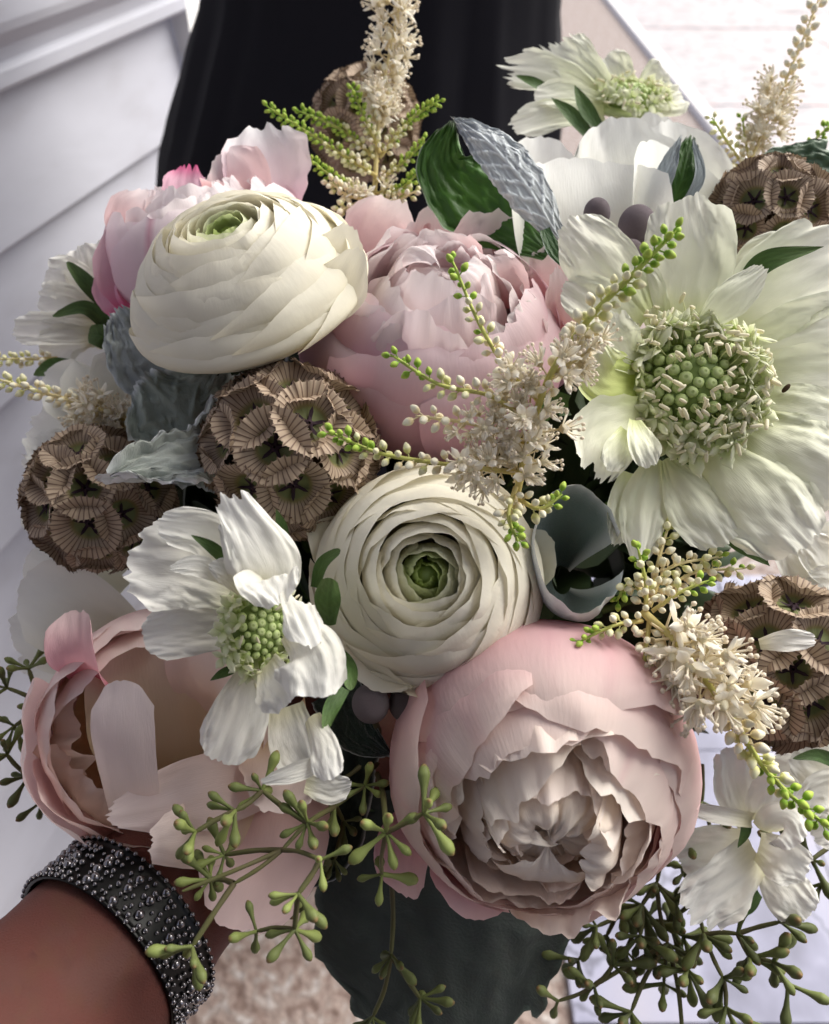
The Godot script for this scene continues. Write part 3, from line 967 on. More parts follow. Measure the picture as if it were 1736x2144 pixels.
func people() -> void:
	# someone in black standing beyond the flowers
	var p := thing("person", "person in black clothes standing behind the bouquet", "person", Vector3(-0.028, 0, -0.86))
	var black := k(34, 34, 41)
	var P := PackedVector3Array()
	var C := PackedColorArray()
	var hs := [0.42, 0.6, 0.8, 0.95, 1.06, 1.1, 1.16, 1.22, 1.3, 1.4, 1.5, 1.56, 1.6]
	var rx := [0.225, 0.22, 0.215, 0.212, 0.198, 0.192, 0.174, 0.158, 0.156, 0.17, 0.18, 0.13, 0.05]
	var rz := [0.17, 0.16, 0.15, 0.14, 0.135, 0.13, 0.12, 0.11, 0.11, 0.115, 0.11, 0.08, 0.04]
	var nv := 60
	var nu := 73
	for j in nv:
		var t := float(j) / (nv - 1)
		for i in nu:
			var a := TAU * (i % (nu - 1)) / (nu - 1)
			var h: float = spl(hs, t)
			var foldy := 1.0 + 0.16 * noise.get_noise_2d(cos(a) * 190.0 + h * 40.0, sin(a) * 190.0) * smoothstep(1.5, 0.9, h) + 0.02 * noise.get_noise_2d(a * 90.0, h * 260.0)
			var x: float = spl(rx, t) * foldy
			var z: float = spl(rz, t) * foldy
			P.append(Vector3(cos(a) * x - 0.13 * maxf(0.0, 0.58 - t), h, -sin(a) * z))
			C.append(black)
	part(p, "coat", mesh_of(P, C, nu, nv, true), M.cloth)
	for s in [-1.0, 1.0]:
		var leg := flesh([[Vector3(0.09 * s, 0.09, 0), Vector3(0.095 * s, 0.5, 0), 0.062, 0.08], [Vector3(0.095 * s, 0.5, 0), Vector3(0.09 * s, 0.8, 0), 0.08, 0.09]], 0.02, 0.02, func(_v): return black)
		part(p, "trouser_leg", leg, M.cloth)
		var shoe := flesh([[Vector3(0.09 * s, 0.045, -0.03), Vector3(0.1 * s, 0.035, 0.15), 0.045, 0.034]], 0.01, 0.02, func(_v): return k(20, 18, 18))
		part(p, "shoe", shoe, M.husk)
		var arm := flesh([[Vector3(0.185 * s, 1.46, 0), Vector3(0.165 * s, 1.25, -0.08), 0.05, 0.042], [Vector3(0.165 * s, 1.25, -0.08), Vector3(0.07 * s, 1.18, -0.16), 0.042, 0.034]], 0.014, 0.02, func(_v): return black)
		part(p, "sleeve", arm, M.cloth)
	# the holder's forearm and fist round the stems
	var wrist := px(244, 1975, 0.285)
	var ax := dir(0.47, 0.36, -0.81)
	var grip := wrist + ax * 0.15
	var stem := dir(0.22, 0.75, 0.62)
	var side := ax.cross(stem).normalized()
	var palm := grip - ax * 0.03
	var caps := [
		[wrist - ax * 0.2 - dir(0.3, 0.7, 0.2) * 0.05, wrist - ax * 0.06, 0.044, 0.036],
		[wrist - ax * 0.06, wrist, 0.036, 0.0298],
		[wrist, wrist + ax * 0.045, 0.0298, 0.028]]
	for i in 4:
		var o := stem * (0.03 - 0.019 * i)
		caps.append([wrist + ax * 0.03, palm + o + side * 0.024, 0.02, 0.014])
		var last := palm + o + side * 0.024
		for q in 6:
			var th := 0.75 * (q + 1)
			var nx := grip + o * 0.95 + (side * cos(th) + ax * sin(th)) * 0.027
			caps.append([last, nx, 0.0095 - 0.0004 * q, 0.0092 - 0.0004 * q])
			last = nx
	caps.append([wrist + ax * 0.03, palm - side * 0.02 + stem * 0.02, 0.018, 0.014])
	caps.append([palm - side * 0.02 + stem * 0.02, grip - side * 0.027 + stem * 0.045, 0.014, 0.011])
	caps.append([grip - side * 0.027 + stem * 0.045, grip - side * 0.01 + ax * 0.026 + stem * 0.05, 0.011, 0.009])
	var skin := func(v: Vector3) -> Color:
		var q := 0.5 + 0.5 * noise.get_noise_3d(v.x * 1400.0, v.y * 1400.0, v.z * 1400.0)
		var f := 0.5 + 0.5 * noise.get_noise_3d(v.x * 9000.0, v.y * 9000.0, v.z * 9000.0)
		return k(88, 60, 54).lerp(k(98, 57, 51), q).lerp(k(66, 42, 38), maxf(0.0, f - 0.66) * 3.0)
	var h := thing("person", "bare forearm of the person holding the bouquet, wearing a wide beaded bracelet", "person", wrist)
	var torso := flesh([[Vector3(-0.08, 0.95, 0.34), Vector3(0.1, 0.95, 0.34), 0.13, 0.13], [Vector3(0.01, 0.95, 0.34), Vector3(0.01, 1.2, 0.36), 0.14, 0.13], [Vector3(-0.16, 1.44, 0.36), Vector3(0.18, 1.44, 0.36), 0.075, 0.075], [Vector3(0.01, 1.2, 0.36), Vector3(0.01, 1.4, 0.36), 0.13, 0.12], [Vector3(-0.16, 1.44, 0.36), Vector3(-0.22, 1.17, 0.30), 0.06, 0.05], [Vector3(0.18, 1.44, 0.36), Vector3(0.26, 1.2, 0.26), 0.06, 0.05], [Vector3(0.26, 1.2, 0.26), Vector3(0.09, 1.31, 0.07), 0.048, 0.036]], 0.022, 0.06, func(_v): return k(38, 38, 46))
	part(h, "blouse", torso, M.cloth, Transform3D(Basis(), -wrist))
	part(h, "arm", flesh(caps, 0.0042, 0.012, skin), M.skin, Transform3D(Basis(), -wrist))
	# wide cuff of small beads
	var br := thing("bracelet", "wide dark silver cuff set with rows of sparkling round stones on the wrist", "bracelet", wrist, "", frame(ax))
	var RB := 0.0348
	var P2 := PackedVector3Array()
	var C2 := PackedColorArray()
	var profile := [Vector2(-0.009, 0.0), Vector2(-0.0097, 0.0008), Vector2(-0.009, 0.0016), Vector2(-0.008, 0.0010), Vector2(-0.007, 0.0006), Vector2(0.007, 0.0006), Vector2(0.008, 0.0010), Vector2(0.009, 0.0016), Vector2(0.0097, 0.0008), Vector2(0.009, 0.0), Vector2(0.0, -0.0006), Vector2(-0.009, 0.0)]
	for j in profile.size():
		for i in 91:
			var a := -TAU * (i % 90) / 90.0
			var r: float = RB + profile[j].y
			P2.append(Vector3(cos(a) * r, profile[j].x, sin(a) * r * 0.94))
			C2.append(k(46, 43, 45))
	part(br, "band", mesh_of(P2, C2, 91, profile.size(), true), M.silver)
	for row in [-0.0088, 0.0088]:
		for i in 64:
			var a := TAU * i / 64.0
			part(br, "rim_bead", shared_core(), M.crystal, Transform3D(Basis().scaled(Vector3.ONE * 0.0009), Vector3(cos(a) * (RB + 0.002), row, sin(a) * (RB + 0.002) * 0.94)))
	for row in 6:
		for i in 64:
			var a := TAU * (i + 0.5 * (row % 2)) / 64.0 + rr(-0.03, 0.03)
			var s := 0.0017 if (i * 7 + row * 3) % 6 == 0 else rr(0.0006, 0.0011)
			var y := (row - 2.5) * 0.0025 + rr(-0.0006, 0.0006)
			part(br, "stone", shared_core(), M.crystal, Transform3D(Basis().scaled(Vector3.ONE * s), Vector3(cos(a) * (RB + 0.0012), y, sin(a) * (RB + 0.0012) * 0.94)))
	# stems through the fist
	var bundle := thing("stem_bundle", "bundle of green flower stems held in the fist under the bouquet", "stems", grip)
	for i in 22:
		var a := i * 2.4
		var r := 0.0026 * sqrt(float(i))
		var o := (side * cos(a) + ax * sin(a)) * r
		var head := px(860 + 560 * cos(a) * sqrt(i / 22.0), 1150 + 620 * sin(a) * sqrt(i / 22.0), 0.36)
		tube(bundle, "stem", [grip - stem * 0.12 + o * 2.2, grip + o, grip + stem * 0.03 + o * 1.4, head], 0.0022, 0.0018, k(70, 92, 48), k(84, 104, 56), M.stem, 6)

func shared_core() -> Mesh:
	if not shared.has("gem"):
		shared.gem = lathe([Vector2(0, -1), Vector2(0.7, -0.7), Vector2(1, 0), Vector2(0.85, 0.55), Vector2(0.45, 0.9), Vector2(0, 1)], [Color(0.22, 0.21, 0.22)], 8)
	return shared.gem

func small_shapes() -> void:
	shared.core_small = lathe([Vector2(0, -1), Vector2(0.8, -0.5), Vector2(0.8, 0.5), Vector2(0, 1)], [k(246, 236, 216)], 5)
	small_meshes()
	pod_meshes()

const WHITE_NOTE := ""

func bloom(called: String, label: String, cat: String, c: Array, face: Vector3, spin := 0.0, grp := "") -> Node3D:
	return thing(called, label, cat, pt(c), grp, frame(face, spin))

func petals_at(t: Node3D, called: String, list: Array, o: Dictionary, m: Material) -> void:
	for e in list:                    # [spine points, half-widths, own options]
		var oo := o.duplicate()
		if e.size() > 2:
			oo.merge(e[2], true)
		sheet(t, called, e[0], e[1], oo, m)

func peonies() -> void:
	var g1 := "blush peonies"
	var pink := [k(222, 158, 172), k(234, 194, 198), k(245, 228, 220)]
	var cream := [k(240, 206, 172), k(246, 230, 212), k(249, 240, 230)]
	var p1 := bloom("peony", "large blush peony with a ruffled cream heart, below the central ivory ranunculus", "peony", [1135, 1610, 0.292], dir(-0.07, -0.34, 0.92), 0.4)
	peony(p1, 0.0512, {"guard": pink, "inner": cream, "close": 0.78, "high": 0.6, "hi_in": 0.66, "rings": 4, "spin": 0.1, "gl": 3, "steps": 0.045, "gcren": 0.05, "gcf": 1.6, "gruf": 0.05, "streak": 0.22, "sc": k(206, 128, 150)})
	folded_heart(p1, 0.0512, [k(242, 212, 180), k(247, 232, 216), k(249, 240, 230)], 11, 0.8)
	var o := {"c": [k(222, 150, 166), k(232, 186, 192), k(238, 208, 208)], "roll": 0.8, "ruf": 0.06, "cren": 0.02, "drop": 0.3, "nu": 19, "nv": 19}
	petals_at(p1, "guard_petal", [
		[[[1010, 1740, 0.315], [990, 1850, 0.300], [985, 1925, 0.288]], [70, 115, 80], {}],
		[[[900, 1690, 0.315], [850, 1780, 0.302], [870, 1880, 0.290]], [50, 75, 40], {}]], o, M.petal)
	var p3 := bloom("peony", "soft pink peony behind the astilbe, beside the upper ivory ranunculus", "peony", [915, 690, 0.338], dir(0.05, 0.66, 0.75), 0.9)
	peony(p3, 0.0535, {"guard": [k(224, 148, 170), k(232, 186, 200), k(242, 222, 226)], "inner": [k(236, 196, 188), k(242, 222, 220), k(246, 238, 238)], "close": 0.74, "high": 0.46, "hi_in": 0.5, "rings": 4, "gl": 3, "steps": 0.13, "gcren": 0.055, "gcf": 2.0, "streak": 0.2, "sc": k(212, 130, 160)})
	folded_heart(p3, 0.0535, [k(236, 196, 190), k(242, 224, 222), k(246, 238, 238)], 6, 0.6)
	var b := {"c": [k(228, 160, 160), k(238, 206, 206), k(244, 232, 232)], "roll": 0.7, "ruf": 0.14, "cren": 0.05, "drop": 0.3, "nu": 19, "nv": 17, "n": dir(0, -0.3, 0.95)}
	petals_at(p3, "back_petal", [
		[[[860, 600, 0.355], [810, 490, 0.355], [830, 412, 0.345]], [70, 95, 70], {}],
		[[[960, 600, 0.355], [930, 500, 0.352], [910, 425, 0.345]], [70, 110, 80], {"roll": 0.9}],
		[[[1040, 620, 0.345], [1040, 530, 0.34], [1070, 450, 0.335]], [80, 110, 90], {}],
		[[[1130, 650, 0.34], [1150, 580, 0.335], [1130, 520, 0.33]], [40, 60, 40], {}],
		[[[1160, 700, 0.335], [1175, 640, 0.33], [1165, 560, 0.325]], [30, 40, 22], {}],
		[[[960, 640, 0.335], [930, 560, 0.33], [900, 490, 0.327]], [70, 90, 60], {}],
		[[[1040, 650, 0.33], [1030, 590, 0.322], [1010, 540, 0.32]], [60, 75, 50], {}]], b, M.petal)
	var p4 := bloom("peony", "pale peony with dark pink flecks, half hidden behind the upper ivory ranunculus", "peony", [445, 520, 0.372], dir(-0.15, 0.85, 0.5), 0.2)
	peony(p4, 0.0445, {"guard": [k(232, 186, 202), k(240, 214, 222), k(246, 236, 238)], "inner": [k(240, 216, 216), k(245, 232, 232), k(248, 242, 242)], "close": 0.8, "high": 0.5, "hi_in": 0.55, "rings": 4, "streak": 0.5})
	petals_at(p4, "petal", [
		[[[560, 440, 0.37], [560, 350, 0.372], [545, 265, 0.375]], [80, 105, 70], {"c": [k(236, 200, 212), k(244, 228, 232), k(248, 246, 246)], "roll": 0.9, "n": dir(0.1, 0.1, 1)}],
		[[[480, 460, 0.36], [500, 380, 0.36], [470, 320, 0.365]], [60, 80, 50], {}],
		[[[420, 480, 0.355], [390, 410, 0.36], [395, 345, 0.365]], [40, 50, 35], {"c": [k(236, 190, 204), k(240, 196, 212), k(232, 110, 160)], "cm": 0.7}],
		[[[300, 520, 0.35], [275, 460, 0.355], [310, 405, 0.36]], [40, 55, 45], {}],
		[[[285, 640, 0.35], [255, 560, 0.352], [300, 470, 0.355]], [35, 60, 50], {"c": [k(226, 120, 158), k(236, 196, 206), k(240, 214, 220)]}],
		[[[255, 660, 0.35], [225, 610, 0.352], [235, 540, 0.355]], [20, 30, 15], {"c": [k(220, 70, 130), k(236, 180, 200), k(240, 214, 220)], "cm": 0.35}]], b, M.petal)
	# open peony at the lower left: big cupped petals round a deep yellowish hollow
	var p2 := bloom("peony", "open blush peony with a deep golden hollow, behind the white scabiosa at lower left", "peony", [335, 1525, 0.312], dir(0.24, 0.12, 0.95), 0.5)
	peony(p2, 0.0405, {"guard": [k(234, 184, 184), k(241, 212, 208), k(245, 228, 224)], "inner": [k(226, 196, 140), k(241, 218, 200), k(246, 232, 226)], "close": 0.98, "high": 0.5, "hi_in": 0.3, "rings": 1, "gl": 3, "steps": -0.05, "gcren": 0.05, "gcf": 1.6, "gruf": 0.06, "streak": 0.15, "sc": k(216, 140, 156)})
	var w := {"c": [k(236, 206, 160), k(238, 216, 204), k(242, 226, 222)], "cm": 0.45, "roll": 0.8, "ruf": 0.07, "cren": 0.02, "drop": 0.2, "dp": 3.2, "nu": 19, "nv": 19}
	petals_at(p2, "petal", [
		[[[390, 1660, 0.322], [350, 1500, 0.310], [320, 1340, 0.300]], [140, 160, 140], {"c": [k(226, 198, 140), k(236, 214, 178), k(244, 226, 212)]}],
		[[[470, 1640, 0.330], [460, 1500, 0.300], [430, 1340, 0.288]], [70, 120, 120], {"c": [k(226, 192, 136), k(240, 214, 196), k(243, 222, 214)], "n": dir(-0.55, 0.1, 0.85), "roll": 0.5, "drop": 0.15}],
		[[[215, 1430, 0.300], [165, 1370, 0.286], [160, 1280, 0.287]], [50, 70, 60], {"c": [k(224, 120, 140), k(234, 178, 186), k(243, 216, 214)], "n": dir(-0.3, 0.1, 1), "ruf": 0.12}],
		[[[275, 1722, 0.282], [248, 1560, 0.266], [248, 1425, 0.268]], [64, 78, 70], {"c": [k(240, 222, 212), k(242, 226, 222), k(243, 230, 228)], "n": dir(-0.2, 0.0, 1), "roll": -0.45, "drop": 0.22, "dp": 2.6, "ruf": 0.06, "cren": 0.01, "curl": -0.1, "seed": 31}],
		[[[600, 1620, 0.303], [430, 1655, 0.279], [225, 1710, 0.270]], [50, 80, 40], {"n": dir(0, 0.35, 0.95), "roll": -0.4, "c": [k(238, 212, 202), k(240, 220, 214), k(242, 226, 222)], "nu": 23, "nv": 25}],
		[[[560, 1680, 0.308], [430, 1740, 0.280], [312, 1765, 0.258]], [80, 74, 44], {"n": dir(-0.1, 0.2, 1), "roll": -0.4, "drop": 0.15}],
		[[[590, 1640, 0.312], [550, 1790, 0.290], [470, 1940, 0.272]], [110, 130, 84], {"c": [k(232, 190, 180), k(236, 204, 200), k(240, 214, 212)], "n": dir(0.1, 0.1, 1), "roll": -0.3}],
		[[[580, 1500, 0.308], [590, 1620, 0.288], [570, 1700, 0.278]], [80, 90, 70], {}]], w, M.petal)
	# white peonies
	var p5 := thing("peony", "smooth white peony behind the two brown berries, under the top scabiosa", "peony", px(1270, 450, 0.375))
	var v := {"c": [k(232, 232, 214), k(240, 240, 232), k(244, 244, 240)], "roll": 0.9, "ruf": 0.04, "cren": 0.015, "drop": 0.3, "nu": 21, "nv": 19}
	petals_at(p5, "petal", [
		[[[1260, 660, 0.372], [1225, 480, 0.345], [1215, 330, 0.352]], [130, 185, 165], {"drop": 0.3, "dp": 2.0, "nu": 29, "nv": 25}],
		[[[1360, 640, 0.372], [1390, 450, 0.352], [1385, 300, 0.36]], [90, 120, 105], {"n": dir(0.3, 0, 1), "dp": 2.0}],
		[[[1310, 560, 0.385], [1310, 400, 0.37], [1290, 250, 0.372]], [110, 150, 110], {"ruf": 0.16, "drop": 0.4}],
		[[[1380, 560, 0.39], [1420, 400, 0.38], [1400, 255, 0.382]], [80, 110, 90], {"ruf": 0.16, "drop": 0.4}],
		[[[1180, 560, 0.39], [1130, 420, 0.38], [1140, 290, 0.385]], [80, 100, 80], {"ruf": 0.08}],
		[[[1400, 560, 0.38], [1480, 460, 0.372], [1480, 360, 0.378]], [60, 70, 60], {}],
		[[[1340, 540, 0.40], [1360, 380, 0.392], [1350, 240, 0.39]], [90, 120, 80], {"ruf": 0.2}]], v, M.white)
	var p6 := thing("peony", "white peony under the shaded seed pod at the left edge", "peony", px(150, 1270, 0.37))
	petals_at(p6, "petal", [
		[[[250, 1330, 0.36], [150, 1270, 0.345], [40, 1230, 0.345]], [80, 110, 80], {}],
		[[[250, 1350, 0.365], [150, 1330, 0.355], [20, 1310, 0.355]], [70, 90, 60], {}],
		[[[240, 1260, 0.37], [130, 1200, 0.36], [60, 1160, 0.36]], [70, 90, 60], {}],
		[[[260, 1390, 0.37], [160, 1380, 0.365], [40, 1390, 0.365]], [50, 60, 40], {}],
		[[[260, 1200, 0.375], [180, 1130, 0.37], [120, 1080, 0.37]], [70, 90, 60], {}]], v, M.white)
	var p7 := thing("peony", "white peony behind the left astilbe plume and grey leaf", "peony", px(170, 880, 0.385))
	petals_at(p7, "petal", [
		[[[260, 920, 0.37], [210, 820, 0.362], [190, 730, 0.365]], [70, 80, 50], {}],
		[[[270, 900, 0.375], [170, 830, 0.368], [90, 790, 0.37]], [60, 75, 50], {}],
		[[[260, 980, 0.38], [150, 920, 0.372], [60, 890, 0.375]], [80, 90, 60], {"cren": 0.05, "ruf": 0.12}],
		[[[260, 1040, 0.39], [150, 1000, 0.382], [55, 960, 0.385]], [80, 80, 50], {"cren": 0.05, "ruf": 0.12}],
		[[[200, 1120, 0.39], [110, 1080, 0.382], [60, 1040, 0.385]], [60, 60, 40], {}],
		[[[280, 860, 0.368], [250, 790, 0.358], [265, 730, 0.358]], [50, 60, 40], {"ruf": 0.15}],
		[[[230, 1000, 0.378], [130, 960, 0.366], [70, 925, 0.366]], [60, 66, 44], {"cren": 0.05, "ruf": 0.16}]], v, M.white)

func ranunculi() -> void:
	var r2 := bloom("ranunculus", "ivory ranunculus facing the viewer, its green heart open, in the middle of the bouquet", "ranunculus", [893, 1210, 0.287], dir(-0.02, 0.16, 0.95), 0.3)
	ranunculus(r2, 0.037, {"layers": 16, "crest": 0.34, "deep": 0.46, "top": 0.58, "rim": -0.05, "green": 0.2, "arc": 0.5, "n": 3})
	var o := {"c": [k(228, 218, 176), k(240, 234, 214), k(244, 240, 226)], "roll": 0.6, "ruf": 0.06, "cren": 0.02, "drop": 0.35, "nu": 17, "nv": 15}
	petals_at(r2, "petal", [
		[[[900, 1340, 0.31], [960, 1420, 0.285], [985, 1465, 0.275]], [90, 120, 70], {"n": dir(0, 0.3, 1)}],
		[[[820, 1340, 0.31], [790, 1400, 0.285], [770, 1440, 0.279]], [70, 90, 60], {}],
		[[[760, 1180, 0.315], [690, 1130, 0.30], [645, 1110, 0.297]], [60, 60, 30], {}],
		[[[1020, 1200, 0.32], [1100, 1160, 0.305], [1150, 1120, 0.30]], [70, 80, 50], {}]], o, M.ivory)
	var r1 := bloom("ranunculus", "full ivory ranunculus seen from the side, at upper left in front of the pale peony", "ranunculus", [497, 552, 0.312], dir(-0.2, 0.62, 0.72), 1.1)
	r1.basis = r1.basis.scaled_local(Vector3(1.06, 0.82, 1.06))
	ranunculus(r1, 0.0398, {"n": 3, "layers": 19, "fall": 2.1, "crest": 0.2, "deep": 0.46, "top": 0.56, "rim": -0.22, "green": 0.2, "arc": 0.62})
	petals_at(r1, "petal", [
		[[[600, 600, 0.315], [690, 560, 0.305], [735, 470, 0.303]], [80, 75, 40], {"n": dir(0.4, 0.2, 0.9)}],
		[[[600, 640, 0.312], [700, 610, 0.302], [755, 520, 0.30]], [70, 65, 40], {"n": dir(0.4, 0, 0.9)}]], o, M.ivory)

func scabiosas() -> void:
	var c0 := [k(214, 220, 168), k(236, 238, 214), k(242, 242, 230)]
	var o := {"c": c0, "cm": 0.35, "roll": 0.45, "ruf": 0.26, "rf": 1.7, "cren": 0.02, "cf": 7.0, "vein": 0.016, "vf": 7.0, "frill": 0.05, "drop": 0.2, "dp": 3.0, "nu": 33, "nv": 23}
	var gr := {"c": [k(66, 92, 46), k(78, 106, 54), k(96, 120, 68)], "roll": 0.5, "ruf": 0.05, "cren": 0.0, "drop": 0.1, "mott": 0.2, "net": 0.03, "nn": 5.0, "netc": 0.22, "nu": 17, "nv": 25}
	var s1 := thing("scabiosa_flower", "big greenish-white scabiosa with an open green button heart at the right", "scabiosa", px(1440, 800, 0.29))
	petals_at(s1, "petal", [
		[[[1350, 660, 0.297], [1275, 560, 0.290], [1190, 465, 0.286]], [30, 76, 62], {"vein": 0.07, "roll": -0.5, "n": dir(-0.2, 0.1, 1)}],
		[[[1425, 670, 0.302], [1440, 545, 0.300], [1425, 410, 0.292]], [55, 95, 86], {"roll": 0.35}],
		[[[1380, 680, 0.300], [1350, 600, 0.296], [1330, 560, 0.294]], [30, 42, 30], {}],
		[[[1450, 700, 0.292], [1520, 625, 0.283], [1600, 560, 0.280]], [14, 48, 30], {"roll": -0.8, "n": dir(-0.3, 0.3, 0.9)}],
		[[[1530, 700, 0.310], [1630, 610, 0.310], [1770, 520, 0.312]], [60, 105, 95], {"n": dir(0.1, 0.3, 0.9)}],
		[[[1540, 640, 0.318], [1600, 560, 0.318], [1660, 515, 0.32]], [40, 65, 40], {}],
		[[[1560, 750, 0.306], [1670, 715, 0.304], [1800, 680, 0.305]], [60, 85, 80], {}],
		[[[1580, 810, 0.302], [1680, 800, 0.298], [1810, 790, 0.30]], [60, 80, 75], {"ruf": 0.16}],
		[[[1570, 850, 0.300], [1670, 870, 0.292], [1800, 900, 0.290]], [50, 75, 70], {"ruf": 0.18, "roll": -0.5}],
		[[[1550, 890, 0.296], [1660, 950, 0.286], [1790, 1010, 0.282]], [60, 110, 100], {"roll": -0.6}],
		[[[1490, 930, 0.297], [1590, 1030, 0.283], [1690, 1140, 0.276]], [60, 120, 95], {"roll": -0.7, "cren": 0.02, "n": dir(0.1, -0.2, 1)}],
		[[[1395, 960, 0.300], [1460, 1050, 0.290], [1525, 1135, 0.284]], [14, 72, 60], {"roll": -0.4, "vein": 0.05}],
		[[[1375, 960, 0.302], [1355, 1060, 0.292], [1340, 1175, 0.286]], [24, 58, 30], {"roll": -0.7, "vein": 0.04}],
		[[[1320, 990, 0.304], [1310, 1070, 0.296], [1285, 1140, 0.292]], [24, 44, 22], {}],
		[[[1340, 870, 0.288], [1270, 910, 0.276], [1240, 985, 0.268]], [40, 84, 62], {"roll": 0.8, "cren": 0.08, "ruf": 0.2}],
		[[[1330, 800, 0.290], [1265, 790, 0.282], [1235, 720, 0.279]], [40, 64, 40], {"c": [k(186, 202, 110), k(214, 224, 150), k(238, 240, 214)]}],
		[[[1340, 760, 0.290], [1295, 720, 0.284], [1270, 660, 0.283]], [30, 52, 44], {"cren": 0.07}],
		[[[1330, 700, 0.294], [1250, 640, 0.290], [1180, 600, 0.292]], [40, 58, 40], {}],
		[[[1330, 880, 0.276], [1345, 930, 0.265], [1362, 978, 0.262]], [14, 34, 26], {}],
		[[[1310, 900, 0.275], [1290, 950, 0.266], [1275, 985, 0.264]], [14, 34, 22], {"ruf": 0.25}]], o, M.white)
	scab_heart(s1, px(1445, 805, 0.292), dir(-0.12, 0.1, 1), 0.0262, 46, 150, 90)
	petals_at(s1, "sepal", [
		[[[1540, 620, 0.312], [1600, 550, 0.306], [1725, 516, 0.302]], [10, 24, 2], {}],
		[[[1410, 940, 0.303], [1440, 980, 0.302], [1480, 1040, 0.302]], [10, 16, 3], {}],
		[[[1510, 1110, 0.295], [1560, 1140, 0.291], [1612, 1185, 0.288]], [14, 24, 2], {}],
		[[[1190, 850, 0.292], [1150, 850, 0.288], [1130, 890, 0.286]], [24, 30, 8], {"roll": 1.0}],
		[[[1510, 660, 0.303], [1490, 640, 0.302], [1560, 590, 0.302]], [10, 14, 4], {}]], gr, M.leaf)
	var bug := thing("beetle", "tiny dark beetle resting on a white scabiosa petal at the right edge", "beetle", px(1646, 813, 0.2855), "", frame(dir(0.5, 0.6, 0.3)))
	part(bug, "body", shared.core, M.capsule, Transform3D(Basis().scaled(Vector3(0.0009, 0.0019, 0.0009)), Vector3.ZERO))
	(bug.get_child(0) as MeshInstance3D).material_override = M.husk
	# the scabiosa at the lower left, turned away to the right
	var s2 := thing("scabiosa_flower", "pure white scabiosa tilted sideways over the open peony at lower left", "scabiosa", px(550, 1310, 0.262))
	var o2 := o.duplicate()
	o2.c = [k(232, 228, 196), k(242, 240, 230), k(244, 243, 238)]
	petals_at(s2, "petal", [
		[[[510, 1240, 0.268], [400, 1195, 0.264], [272, 1180, 0.258]], [45, 85, 96], {"roll": 0.4, "n": dir(0.3, 0.1, 1), "cren": 0.045}],
		[[[520, 1310, 0.272], [410, 1315, 0.270], [300, 1335, 0.266]], [40, 58, 60], {"n": dir(0.3, 0.2, 1)}],
		[[[560, 1270, 0.262], [560, 1180, 0.250], [480, 1035, 0.246]], [40, 92, 52], {"roll": -0.9, "n": dir(0.2, 0.5, 0.9), "cren": 0.03}],
		[[[500, 1180, 0.262], [440, 1120, 0.257], [330, 1095, 0.255]], [40, 50, 40], {}],
		[[[570, 1250, 0.255], [560, 1215, 0.243], [590, 1265, 0.238]], [30, 70, 46], {"n": dir(0.1, 0.6, 0.8)}],
		[[[600, 1270, 0.252], [625, 1260, 0.241], [665, 1350, 0.238]], [30, 44, 60], {"n": dir(0.7, 0.3, 0.7), "roll": -0.7}],
		[[[600, 1320, 0.250], [650, 1370, 0.239], [655, 1460, 0.236]], [24, 76, 78], {"roll": -0.45, "vein": 0.05, "n": dir(0.3, -0.1, 1)}],
		[[[560, 1390, 0.262], [580, 1440, 0.250], [600, 1480, 0.246]], [30, 50, 50], {}],
		[[[530, 1400, 0.275], [500, 1500, 0.270], [455, 1595, 0.266]], [30, 66, 60], {"n": dir(0.3, 0, 1)}],
		[[[650, 1500, 0.258], [675, 1565, 0.247], [690, 1632, 0.243]], [22, 36, 40], {"roll": -0.7, "ruf": 0.2}],
		[[[690, 1590, 0.25], [620, 1615, 0.246], [545, 1638, 0.244]], [16, 22, 10], {"ruf": 0.25}],
		[[[600, 1480, 0.28], [620, 1560, 0.276], [650, 1620, 0.276]], [40, 54, 40], {}],
		[[[480, 1220, 0.255], [420, 1185, 0.248], [355, 1190, 0.245]], [10, 24, 10], {"ruf": 0.2}],
		[[[510, 1240, 0.258], [480, 1200, 0.25], [440, 1180, 0.247]], [14, 30, 16], {}],
		[[[640, 1640, 0.262], [690, 1650, 0.262], [735, 1640, 0.262]], [20, 34, 20], {}]], o2, M.white)
	scab_heart(s2, px(545, 1320, 0.266), dir(0.6, 0.0, 0.8), 0.0145, 34, 18, 40, 1.2)
	petals_at(s2, "sepal", [
		[[[500, 1200, 0.258], [450, 1150, 0.25], [400, 1120, 0.248]], [8, 14, 2], {}],
		[[[600, 1140, 0.275], [590, 1100, 0.272], [578, 1065, 0.27]], [8, 12, 1], {}],
		[[[690, 1310, 0.262], [685, 1260, 0.255], [690, 1210, 0.252]], [14, 30, 16], {"roll": -0.6}],
		[[[660, 1230, 0.26], [675, 1180, 0.256], [712, 1150, 0.253]], [10, 14, 8], {}],
		[[[700, 1360, 0.262], [730, 1400, 0.256], [735, 1445, 0.252]], [16, 20, 10], {}],
		[[[720, 1440, 0.262], [695, 1480, 0.256], [680, 1530, 0.252]], [14, 18, 8], {}],
		[[[490, 1400, 0.275], [465, 1410, 0.272], [440, 1425, 0.27]], [10, 10, 1], {}]], gr, M.leaf)
	# top right, in the brightest light
	var s3 := thing("scabiosa_flower", "greenish-white scabiosa with torn petal tips at the top, against black clothes", "scabiosa", px(1310, 215, 0.42))
